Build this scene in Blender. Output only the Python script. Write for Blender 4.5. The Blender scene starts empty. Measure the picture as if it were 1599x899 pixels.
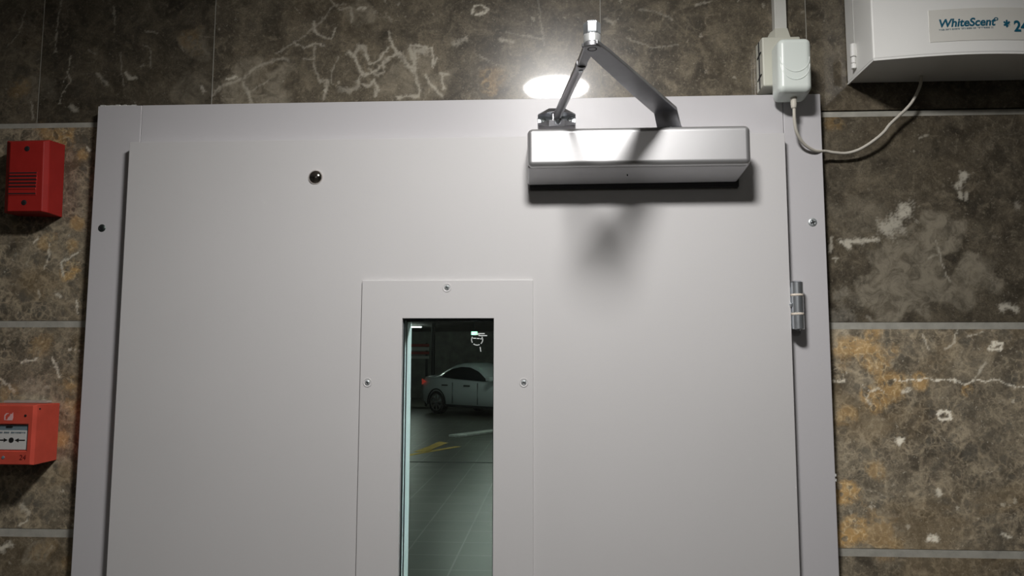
import bpy, bmesh, math, random
import numpy as np
from mathutils import Vector, Matrix

C = bpy.context.scene.collection
sc = bpy.context.scene

# ------------------------------------------------------------------ camera, world, light, exposure
cam_d = bpy.data.cameras.new('camera'); cam_d.sensor_width = 36.0; cam_d.lens = 36.0 * 1155 / 1599
cam_d.clip_start = 0.02
cam = bpy.data.objects.new('camera', cam_d); C.objects.link(cam); sc.camera = cam
yaw, pitch, roll = [math.radians(v) for v in (3.103, 5.621, 0.12)]
fw = Vector((-math.sin(yaw)*math.cos(pitch), math.cos(yaw)*math.cos(pitch), math.sin(pitch)))
r0 = Vector((math.cos(yaw), math.sin(yaw), 0)); u0 = r0.cross(fw)
rr = r0*math.cos(roll) + u0*math.sin(roll); uu = -r0*math.sin(roll) + u0*math.cos(roll)
cam.matrix_world = Matrix(((rr.x, uu.x, -fw.x, 0), (rr.y, uu.y, -fw.y, -1.07), (rr.z, uu.z, -fw.z, 1.65), (0, 0, 0, 1)))

w = bpy.data.worlds.new('world'); sc.world = w; w.use_nodes = True
w.node_tree.nodes['Background'].inputs[0].default_value = (0.75, 0.8, 0.85, 1)
w.node_tree.nodes['Background'].inputs[1].default_value = 0.02
sc.view_settings.view_transform = 'Standard'; sc.view_settings.look = 'None'
sc.view_settings.exposure = 0.0; sc.view_settings.gamma = 1.0; sc.view_settings.use_curve_mapping = False

LAMP_POWER = 215.0       # emission of the round downlight in front of the door
FILL_LAMPS = 60.0       # emission of two unseen lobby downlights, added as fill
TUBES = 88.0             # fluorescent tubes of the car park
CEIL = 2.314
LAMP_Y = -0.68

# ------------------------------------------------------------------ materials
def new_mat(name):
    m = bpy.data.materials.new(name); m.use_nodes = True
    return m, m.node_tree.nodes, m.node_tree.links, m.node_tree.nodes['Principled BSDF']
def pbr(name, col, rough=0.5, metal=0.0, spec=0.5, noise=0.0, nscale=40.0, coat=0.0, bump=0.0, bscale=600.0, emit=None, estr=0.0, trans=0.0, ior=1.45, rvar=0.0, aniso=0.0):
    m, N, L, b = new_mat(name)
    b.inputs['Base Color'].default_value = (*col, 1); b.inputs['Roughness'].default_value = rough
    b.inputs['Metallic'].default_value = metal; b.inputs['Specular IOR Level'].default_value = spec
    b.inputs['Coat Weight'].default_value = coat; b.inputs['Transmission Weight'].default_value = trans
    b.inputs['IOR'].default_value = ior
    if aniso: b.inputs['Anisotropic'].default_value = aniso
    if emit: b.inputs['Emission Color'].default_value = (*emit, 1); b.inputs['Emission Strength'].default_value = estr
    tc = N.new('ShaderNodeTexCoord')
    if noise:
        n = N.new('ShaderNodeTexNoise'); n.inputs['Scale'].default_value = nscale; n.inputs['Detail'].default_value = 5
        L.new(tc.outputs['Object'], n.inputs['Vector'])
        r = N.new('ShaderNodeMapRange'); r.inputs['To Min'].default_value = 1-noise; r.inputs['To Max'].default_value = 1+noise
        r.inputs['From Min'].default_value = 0.3; r.inputs['From Max'].default_value = 0.7
        L.new(n.outputs['Fac'], r.inputs['Value'])
        v = N.new('ShaderNodeVectorMath'); v.operation = 'SCALE'; v.inputs[0].default_value = col
        L.new(r.outputs[0], v.inputs['Scale']); L.new(v.outputs[0], b.inputs['Base Color'])
        if rvar:
            q = N.new('ShaderNodeMapRange'); q.inputs['To Min'].default_value = rough-rvar; q.inputs['To Max'].default_value = rough+rvar
            L.new(n.outputs['Fac'], q.inputs['Value']); L.new(q.outputs[0], b.inputs['Roughness'])
    if bump:
        n2 = N.new('ShaderNodeTexNoise'); n2.inputs['Scale'].default_value = bscale; n2.inputs['Detail'].default_value = 2
        L.new(tc.outputs['Object'], n2.inputs['Vector'])
        bp = N.new('ShaderNodeBump'); bp.inputs['Strength'].default_value = bump; bp.inputs['Distance'].default_value = 0.001
        L.new(n2.outputs['Fac'], bp.inputs['Height']); L.new(bp.outputs[0], b.inputs['Normal'])
    return m

def marble_mat(name, scale=1.0, detail_attr=True):
    m, N, L, b = new_mat(name)
    def nd(t, **kw):
        n = N.new(t)
        for k, v in kw.items():
            if k in n.inputs: n.inputs[k].default_value = v
            else: setattr(n, k, v)
        return n
    def mth(op, a, c=None, clamp=False):
        n = N.new('ShaderNodeMath'); n.operation = op; n.use_clamp = clamp
        for i, x in enumerate((a, c)):
            if x is None: continue
            if isinstance(x, (int, float)): n.inputs[i].default_value = x
            else: L.new(x, n.inputs[i])
        return n.outputs[0]
    def mr(x, a, c, lo=0.0, hi=1.0):
        n = nd('ShaderNodeMapRange'); n.interpolation_type = 'SMOOTHSTEP'
        n.inputs['From Min'].default_value = a; n.inputs['From Max'].default_value = c
        n.inputs['To Min'].default_value = lo; n.inputs['To Max'].default_value = hi
        L.new(x, n.inputs['Value']); return n.outputs[0]
    def mixc(f, a, c):
        n = N.new('ShaderNodeMix'); n.data_type = 'RGBA'
        if isinstance(f, (int, float)): n.inputs[0].default_value = f
        else: L.new(f, n.inputs[0])
        for i, x in ((6, a), (7, c)):
            if isinstance(x, tuple): n.inputs[i].default_value = (*x, 1)
            else: L.new(x, n.inputs[i])
        return n.outputs[2]
    tc = nd('ShaderNodeTexCoord'); at = nd('ShaderNodeAttribute', attribute_name='tile')
    sep = nd('ShaderNodeSeparateColor'); L.new(at.outputs['Color'], sep.inputs[0])
    seed, bright, brec = sep.outputs[0], sep.outputs[1], sep.outputs[2]
    comb = nd('ShaderNodeCombineXYZ'); L.new(mth('MULTIPLY', seed, 17.0), comb.inputs[0]); L.new(mth('MULTIPLY', seed, 31.0), comb.inputs[2])
    va = nd('ShaderNodeVectorMath', operation='ADD'); L.new(tc.outputs['Object'], va.inputs[0]); L.new(comb.outputs[0], va.inputs[1])
    P = va.outputs[0]
    def noise(sca, det=6, rough=0.6, dist=0.0, vec=None):
        n = nd('ShaderNodeTexNoise'); n.inputs['Scale'].default_value = sca*scale; n.inputs['Detail'].default_value = det
        n.inputs['Roughness'].default_value = rough; n.inputs['Distortion'].default_value = dist
        L.new(vec or P, n.inputs['Vector']); return n
    wn = noise(9, 3)
    ws = nd('ShaderNodeVectorMath', operation='SUBTRACT'); L.new(wn.outputs['Color'], ws.inputs[0]); ws.inputs[1].default_value = (.5, .5, .5)
    wm = nd('ShaderNodeVectorMath', operation='SCALE'); L.new(ws.outputs[0], wm.inputs[0]); wm.inputs['Scale'].default_value = .035/scale
    wa = nd('ShaderNodeVectorMath', operation='ADD'); L.new(P, wa.inputs[0]); L.new(wm.outputs[0], wa.inputs[1])
    W1 = wa.outputs[0]
    wn2 = noise(60, 3)
    ws2 = nd('ShaderNodeVectorMath', operation='SUBTRACT'); L.new(wn2.outputs['Color'], ws2.inputs[0]); ws2.inputs[1].default_value = (.5, .5, .5)
    wm2 = nd('ShaderNodeVectorMath', operation='SCALE'); L.new(ws2.outputs[0], wm2.inputs[0]); wm2.inputs['Scale'].default_value = .013/scale
    wa2 = nd('ShaderNodeVectorMath', operation='ADD'); L.new(W1, wa2.inputs[0]); L.new(wm2.outputs[0], wa2.inputs[1])
    W = wa2.outputs[0]
    big = noise(4.5, 5, .6, .6).outputs['Fac']; mid = noise(24, 9, .72, .5).outputs['Fac']; fine = noise(190, 5, .65).outputs['Fac']
    mid2 = noise(48, 7, .7, 1.2).outputs['Fac']; gran = noise(420, 3, .6).outputs['Fac']
    col = mixc(mr(big, .30, .70), (.056, .047, .035), (.112, .096, .070))
    col = mixc(mr(mid, .42, .66, 0, .65), col, (.205, .174, .124))
    col = mixc(mr(mid, .47, .33, 0, .70), col, (.034, .029, .022))
    col = mixc(mr(mid2, .52, .66, 0, .50), col, (.26, .225, .165))
    col = mixc(mr(fine, .54, .68, 0, .50), col, (.30, .265, .20))
    col = mixc(mr(gran, .50, .38, 0, .45), col, (.040, .034, .026))
    def vor(feat, sca, vec):
        v = nd('ShaderNodeTexVoronoi', feature=feat); v.inputs['Scale'].default_value = sca*scale; L.new(vec, v.inputs['Vector']); return v
    # rounded darker pebbles set in a paler, fretted ground
    for sca, amt in ((30, .80), (62, .72), (115, .6)):
        vc = vor('SMOOTH_F1', sca, W); vc.inputs['Smoothness'].default_value = .15
        s2 = nd('ShaderNodeSeparateColor'); L.new(vc.outputs['Color'], s2.inputs[0])
        gate = mr(noise(6+sca*.15, 4, .6, .5).outputs['Fac'], .42, .58)
        peb = mth('MULTIPLY', mr(s2.outputs[0], .50, .62), mr(vc.outputs['Distance'], .46, .34))
        g = mth('MULTIPLY', mth('MULTIPLY', peb, gate), mth('MULTIPLY', mth('ADD', brec, .12), amt), True)
        ve = vor('DISTANCE_TO_EDGE', sca, W)
        sm = mth('MULTIPLY', mth('MULTIPLY', mr(ve.outputs['Distance'], .15, .0, 0, .55), mr(mid2, .36, .56)), mth('MULTIPLY', gate, mth('ADD', brec, .10)), True)
        col = mixc(sm, col, (.30, .25, .175))
        col = mixc(g, col, (.074, .068, .055))
    # hair veins
    for sca, wdt, amt, lo in ((6, .010, .5, .54), (17, .018, .45, .57)):
        ve = vor('DISTANCE_TO_EDGE', sca, W)
        gate = mth('MULTIPLY', mr(noise(6 + sca, 3, .55).outputs['Fac'], lo, lo+.10), mr(fine, .40, .60))
        col = mixc(mth('MULTIPLY', mr(ve.outputs['Distance'], wdt, .0, 0, amt), gate), col, (.36, .32, .25))
    # small pale chips of uneven outline
    wn3 = noise(260, 3); ws3 = nd('ShaderNodeVectorMath', operation='SUBTRACT'); L.new(wn3.outputs['Color'], ws3.inputs[0]); ws3.inputs[1].default_value = (.5, .5, .5)
    wm3 = nd('ShaderNodeVectorMath', operation='SCALE'); L.new(ws3.outputs[0], wm3.inputs[0]); wm3.inputs['Scale'].default_value = .010/scale
    wa3 = nd('ShaderNodeVectorMath', operation='ADD'); L.new(W, wa3.inputs[0]); L.new(wm3.outputs[0], wa3.inputs[1])
    for sca, th, am in ((70, .955, .55), (170, .93, .45)):
        vc = vor('F1', sca, wa3.outputs[0])
        s3 = nd('ShaderNodeSeparateColor'); L.new(vc.outputs['Color'], s3.inputs[0])
        col = mixc(mth('MULTIPLY', mr(s3.outputs[1], th, th+.02), mr(vc.outputs['Distance'], .30, .12, 0, am)), col, (.42, .39, .32))
    # broad iron tint
    col = mixc(mth('MULTIPLY', mr(noise(4.2, 6, .65, .8).outputs['Fac'], .48, .64, 0, .38), mth('ADD', brec, .06), True), col, (.17, .115, .050))
    # marks with a shape of their own, laid down on the mesh
    a2 = nd('ShaderNodeAttribute', attribute_name='marks'); s4 = nd('ShaderNodeSeparateColor'); L.new(a2.outputs['Color'], s4.inputs[0])
    vein, cloud, stain = s4.outputs[0], s4.outputs[1], s4.outputs[2]
    col = mixc(mth('MULTIPLY', mth('MULTIPLY', cloud, 1.25), mr(mid2, .36, .60, .30, 1.0), True), col, (.38, .34, .262))
    rust = noise(26, 8, .75, .6).outputs['Fac']
    vc = vor('SMOOTH_F1', 85, W); vc.inputs['Smoothness'].default_value = .2; s2 = nd('ShaderNodeSeparateColor'); L.new(vc.outputs['Color'], s2.inputs[0])
    notpeb = mth('SUBTRACT', 1.0, mth('MULTIPLY', mr(s2.outputs[0], .5, .6, 0, .85), mr(vc.outputs['Distance'], .46, .34)))
    st = mth('MULTIPLY', stain, mth('MULTIPLY', mr(rust, .36, .56, .0, .85), notpeb))
    col = mixc(st, col, (.33, .205, .080))
    ve = vor('DISTANCE_TO_EDGE', 85, W)
    col = mixc(mth('MULTIPLY', mth('MULTIPLY', stain, mr(fine, .4, .6)), mr(ve.outputs['Distance'], .13, .0, 0, .6)), col, (.50, .40, .24))
    vp = mth('MULTIPLY', mth('POWER', vein, 1.1), mr(mth('ADD', fine, mth('MULTIPLY', mid2, .6)), .60, .80, .45, 1.0))
    col = mixc(vp, col, (.64, .60, .50))
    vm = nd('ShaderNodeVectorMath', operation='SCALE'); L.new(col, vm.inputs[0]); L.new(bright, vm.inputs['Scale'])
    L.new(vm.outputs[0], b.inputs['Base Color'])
    b.inputs['Roughness'].default_value = .30; b.inputs['Specular IOR Level'].default_value = .35
    b.inputs['Coat Weight'].default_value = .5; b.inputs['Coat Roughness'].default_value = .045; b.inputs['Coat IOR'].default_value = 1.45
    return m

M = {}
M['marble'] = marble_mat('polished_brown_marble')
M['door'] = pbr('door_paint', (.60, .592, .594), .42, spec=.4, bump=.05, bscale=900, noise=.012, nscale=6)
M['frame'] = pbr('frame_paint', (.57, .56, .578), .36, spec=.45, bump=.05, bscale=900, noise=.012, nscale=6)
M['grout'] = pbr('grout_strip', (.40, .39, .345), .6, noise=.15, nscale=60, bump=.3, bscale=200)
M['silver'] = pbr('silver_lacquer', (.60, .60, .61), .42, metal=.80, noise=.02, nscale=30, bump=.04, bscale=1500)
M['body'] = pbr('silver_body', (.72, .72, .74), .5, metal=.35, noise=.02, nscale=30)
M['arm'] = pbr('arm_silver', (.33, .33, .345), .34, metal=.9, noise=.06, nscale=60)
M['steel'] = pbr('zinc_steel', (.66, .70, .74), .30, metal=.88, noise=.06, nscale=80)
M['chrome'] = pbr('chrome', (.62, .58, .54), .05, metal=1)
M['screw'] = pbr('screw_zinc', (.62, .66, .67), .42, metal=.7, noise=.1, nscale=400)
M['dark'] = pbr('dark_recess', (.02, .02, .022), .6)
M['washer'] = pbr('nylon_washer', (.78, .70, .60), .45)
M['red'] = pbr('red_plastic', (.37, .022, .018), .5, spec=.3, noise=.06, nscale=50)
M['red2'] = pbr('red_plastic_call_point', (.60, .085, .055), .5, spec=.3, noise=.08, nscale=50)
M['white_pl'] = pbr('white_plastic', (.66, .66, .62), .35, spec=.5, noise=.02, nscale=20)
M['adapter'] = pbr('adapter_plastic', (.76, .82, .78), .32, spec=.5)
M['socket'] = pbr('socket_plastic', (.60, .60, .52), .38, spec=.5)
M['cable'] = pbr('cable_rubber', (.60, .57, .50), .5)
M['disp'] = pbr('dispenser_plastic', (.87, .87, .845), .38, spec=.5, noise=.015, nscale=12)
M['label'] = pbr('sticker', (.74, .73, .68), .4, noise=.01)
M['ink'] = pbr('teal_ink', (.008, .115, .19), .5)
M['ink_grey'] = pbr('grey_ink', (.16, .22, .25), .5)
M['black'] = pbr('black_ink', (.015, .015, .015), .5)
M['pale'] = pbr('pale_print', (.62, .62, .60), .5)
M['pink'] = pbr('faded_print', (.72, .45, .45), .5)
M['pencil'] = pbr('dark_red_marker', (.13, .012, .012), .5)
M['reveal'] = pbr('reveal_paint', (.68, .72, .72), .45)
M['gasket'] = pbr('dark_gasket', (.03, .04, .042), .5)
M['glass'] = pbr('fire_glass', (.87, .93, .88), .0, spec=.5, trans=1.0, ior=1.5)
M['etch'] = pbr('etched_mark', (.75, .8, .78), .5)
M['ceiling'] = pbr('ceiling_paint', (.55, .54, .50), .8, noise=.02, nscale=4)
M['floor'] = pbr('lobby_floor', (.13, .12, .105), .3, noise=.1, nscale=8)
M['lamp_trim'] = pbr('lamp_trim', (.7, .7, .7), .4)
M['lamp'] = pbr('lamp_glow', (.8, .8, .8), .5, emit=(1.0, .975, .95), estr=LAMP_POWER)
M['lamp_b'] = pbr('lamp_glow_fill', (.8, .8, .8), .5, emit=(1.0, .96, .92), estr=FILL_LAMPS)
M['tube'] = pbr('tube_glow', (.9, .9, .9), .5, emit=(.86, 1.0, .92), estr=TUBES)
M['near'] = pbr('reveal_fill_glow', (.9, .9, .9), .5, emit=(.80, .97, 1.0), estr=210.0)  # glow of the lamp added behind the door for the reveal
M['exit'] = pbr('exit_glow', (.1, .8, .4), .5, emit=(.35, 1.0, .6), estr=3.0)
M['car'] = pbr('white_car_paint', (.50, .55, .56), .25, coat=.7, spec=.5)
M['car_glass'] = pbr('car_glass', (.012, .016, .018), .08)
M['tyre'] = pbr('tyre_rubber', (.02, .02, .02), .8)
M['rim'] = pbr('alloy_rim', (.42, .40, .40), .3, metal=.8)
M['tail'] = pbr('tail_lamp', (.75, .08, .06), .3, emit=(1, .12, .08), estr=.15)
M['concrete'] = pbr('car_park_concrete', (.14, .145, .13), .8, noise=.25, nscale=3)
M['kerb'] = pbr('kerb_paint', (.52, .55, .52), .7, noise=.2, nscale=8)
M['yellow'] = pbr('yellow_line', (.50, .33, .06), .7, noise=.25, nscale=6)
M['pipe'] = pbr('dark_pipe', (.02, .022, .022), .6)
M['stripe_red'] = pbr('red_band', (.30, .05, .04), .7)
M['stripe_white'] = pbr('white_band', (.45, .45, .42), .7)

def tile_floor_mat():
    m, N, L, b = new_mat('car_park_tiles')
    tc = N.new('ShaderNodeTexCoord'); mp = N.new('ShaderNodeMapping'); mp.inputs['Location'].default_value = (.45*6+.36, 0, 0)
    L.new(tc.outputs['Object'], mp.inputs[0])
    br = N.new('ShaderNodeTexBrick'); br.offset = 0; br.inputs['Scale'].default_value = 1
    br.inputs['Brick Width'].default_value = .45; br.inputs['Row Height'].default_value = .45
    br.inputs['Mortar Size'].default_value = .008; br.inputs['Color1'].default_value = (.078, .077, .062, 1)
    br.inputs['Color2'].default_value = (.092, .090, .073, 1); br.inputs['Mortar'].default_value = (.19, .19, .165, 1)
    L.new(mp.outputs[0], br.inputs['Vector'])
    n = N.new('ShaderNodeTexNoise'); n.inputs['Scale'].default_value = 2.2; n.inputs['Detail'].default_value = 6; L.new(tc.outputs['Object'], n.inputs[0])
    r = N.new('ShaderNodeMapRange'); r.inputs['From Min'].default_value = .3; r.inputs['From Max'].default_value = .7
    r.inputs['To Min'].default_value = .75; r.inputs['To Max'].default_value = 1.2; L.new(n.outputs['Fac'], r.inputs['Value'])
    v = N.new('ShaderNodeVectorMath'); v.operation = 'SCALE'; L.new(br.outputs['Color'], v.inputs[0]); L.new(r.outputs[0], v.inputs['Scale'])
    L.new(v.outputs[0], b.inputs['Base Color']); b.inputs['Roughness'].default_value = .35
    return m
M['tiles'] = tile_floor_mat()

# ------------------------------------------------------------------ helpers
def obj(name, bm, mat, parent=None, bevel=0.0, seg=3, smooth=False, origin=None):
    me = bpy.data.meshes.new(name)
    bmesh.ops.recalc_face_normals(bm, faces=bm.faces)
    if origin is not None: bmesh.ops.translate(bm, verts=bm.verts, vec=-Vector(origin))
    bm.to_mesh(me); bm.free()
    for mm in (mat if isinstance(mat, (list, tuple)) else [mat]): me.materials.append(mm)
    o = bpy.data.objects.new(name, me); C.objects.link(o)
    if origin is not None: o.location = origin
    if smooth or bevel:
        for p in me.polygons: p.use_smooth = True
    if bevel:
        b = o.modifiers.new('bevel', 'BEVEL'); b.width = bevel; b.segments = seg; b.limit_method = 'ANGLE'; b.angle_limit = math.radians(30); b.harden_normals = True
    elif smooth:
        me.set_sharp_from_angle(angle=math.radians(40))
    if parent: o.parent = parent
    return o
def thing(name, label, cat=None, loc=(0, 0, 0), kind=None, group=None):
    # parts are written in world coordinates, so every thing keeps a zero-offset Empty unless it is to be copied
    o = bpy.data.objects.new(name, None); C.objects.link(o); o.empty_display_size = .05
    return tag(o, label, cat, kind, group)
def tag(o, label, cat=None, kind=None, group=None):
    if label: o['label'] = label
    if cat: o['category'] = cat
    if kind: o['kind'] = kind
    if group: o['group'] = group
    return o
def settle(root, loc):
    # put the Empty at the thing's base while its parts stay where they are
    loc = Vector(loc)
    for ch in root.children: ch.location = ch.location - loc
    root.location = loc
def box(bm, x0, x1, y0, y1, z0, z1):
    v = [bm.verts.new((x, y, z)) for x in (x0, x1) for y in (y0, y1) for z in (z0, z1)]
    for f in ((0, 1, 3, 2), (4, 6, 7, 5), (0, 4, 5, 1), (2, 3, 7, 6), (0, 2, 6, 4), (1, 5, 7, 3)):
        bm.faces.new([v[i] for i in f])
    return v
def hexa(bm, pts):   # 8 points, order as box
    v = [bm.verts.new(p) for p in pts]
    for f in ((0, 1, 3, 2), (4, 6, 7, 5), (0, 4, 5, 1), (2, 3, 7, 6), (0, 2, 6, 4), (1, 5, 7, 3)):
        bm.faces.new([v[i] for i in f])
def prism(bm, pts, d):   # closed outline of 3-D points swept by vector d
    d = Vector(d); a = [bm.verts.new(p) for p in pts]; b = [bm.verts.new(Vector(p)+d) for p in pts]; n = len(pts)
    bm.faces.new(a); bm.faces.new(b[::-1])
    for i in range(n): bm.faces.new([a[i], b[i], b[(i+1) % n], a[(i+1) % n]])
def ring(bm, o, i, y0, y1):   # rectangular ring (x0,x1,z0,z1) in the XZ plane
    def q(r, y): return [bm.verts.new((x, y, z)) for x, z in ((r[0], r[2]), (r[1], r[2]), (r[1], r[3]), (r[0], r[3]))]
    a, b, c, d = q(o, y0), q(i, y0), q(o, y1), q(i, y1)
    for k in range(4):
        j = (k+1) % 4
        bm.faces.new([a[k], a[j], b[j], b[k]]); bm.faces.new([c[k], d[k], d[j], c[j]])
        bm.faces.new([a[k], c[k], c[j], a[j]]); bm.faces.new([b[k], b[j], d[j], d[k]])
def lathe(bm, prof, p0, axis, n=32):   # profile of (radius, distance along axis)
    ax = Vector(axis).normalized(); t = Vector((1, 0, 0)) if abs(ax.x) < .9 else Vector((0, 0, 1))
    u = ax.cross(t).normalized(); v = ax.cross(u); p0 = Vector(p0); rows = []
    for r, h in prof:
        if r < 1e-6: rows.append([bm.verts.new(p0+ax*h)])
        else: rows.append([bm.verts.new(p0+ax*h+(u*math.cos(2*math.pi*k/n)+v*math.sin(2*math.pi*k/n))*r) for k in range(n)])
    for a, b in zip(rows, rows[1:]):
        for k in range(n):
            j = (k+1) % n
            if len(a) == 1 and len(b) > 1: bm.faces.new([a[0], b[k], b[j]])
            elif len(b) == 1 and len(a) > 1: bm.faces.new([a[k], b[0], a[j]])
            elif len(a) > 1: bm.faces.new([a[k], b[k], b[j], a[j]])
def cyl(bm, p0, p1, r, n=32, ch=0.0):
    p0 = Vector(p0); d = Vector(p1)-p0; L_ = d.length
    pr = [(0, 0), (r-ch, 0), (r, ch), (r, L_-ch), (r-ch, L_), (0, L_)] if ch else [(0, 0), (r, 0), (r, L_), (0, L_)]
    lathe(bm, pr, p0, d, n)
def spline(pts, n=12):
    P = [Vector(p) for p in pts]; P = [P[0]*2-P[1]] + P + [P[-1]*2-P[-2]]; out = []
    for i in range(1, len(P)-2):
        for k in range(n):
            t = k/n; a, b, c, d = P[i-1], P[i], P[i+1], P[i+2]
            out.append(.5*((2*b)+(c-a)*t+(2*a-5*b+4*c-d)*t*t+(3*b-a-3*c+d)*t**3))
    out.append(P[-2]); return out
def tube(bm, pts, r, n=12):
    prev = None; pts = [Vector(p) for p in pts]; up = Vector((0, 1, 0)); ringv = []
    for i, p in enumerate(pts):
        d = (pts[min(i+1, len(pts)-1)]-pts[max(i-1, 0)]).normalized()
        u = d.cross(up).normalized(); v = d.cross(u)
        ringv.append([bm.verts.new(p+(u*math.cos(2*math.pi*k/n)+v*math.sin(2*math.pi*k/n))*r) for k in range(n)])
    for a, b in zip(ringv, ringv[1:]):
        for k in range(n): bm.faces.new([a[k], b[k], b[(k+1) % n], a[(k+1) % n]])
    bm.faces.new(ringv[0]); bm.faces.new(ringv[-1][::-1])
def NB(): return bmesh.new()
def text_mesh(name, s, size, mat, parent, loc, shear=0.0, extrude=.0002, offset=0.0, sx=1.0, center=False, rot=None):
    cu = bpy.data.curves.new(name, 'FONT'); cu.body = s; cu.size = size; cu.extrude = extrude; cu.shear = shear; cu.offset = offset
    if center: cu.align_x = 'CENTER'
    t = bpy.data.objects.new('tmp', cu); C.objects.link(t)
    me = bpy.data.meshes.new_from_object(t.evaluated_get(bpy.context.evaluated_depsgraph_get()))
    bpy.data.objects.remove(t)
    me.name = name; me.materials.clear(); me.materials.append(mat)
    me.transform(Matrix.Rotation(math.pi/2, 4, 'X') @ Matrix.Diagonal((sx, 1, 1, 1)))
    o = bpy.data.objects.new(name, me); C.objects.link(o); o.location = loc; o.parent = parent
    if rot: o.rotation_euler = rot
    return o

def copy_thing(o, loc, label=None):
    c = o.copy(); C.objects.link(c); c.location = loc
    if label: c['label'] = label
    for ch in list(o.children):
        d = ch.copy(); C.objects.link(d); d.parent = c
        for g in list(ch.children):
            e = g.copy(); C.objects.link(e); e.parent = d
    return c

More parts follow.
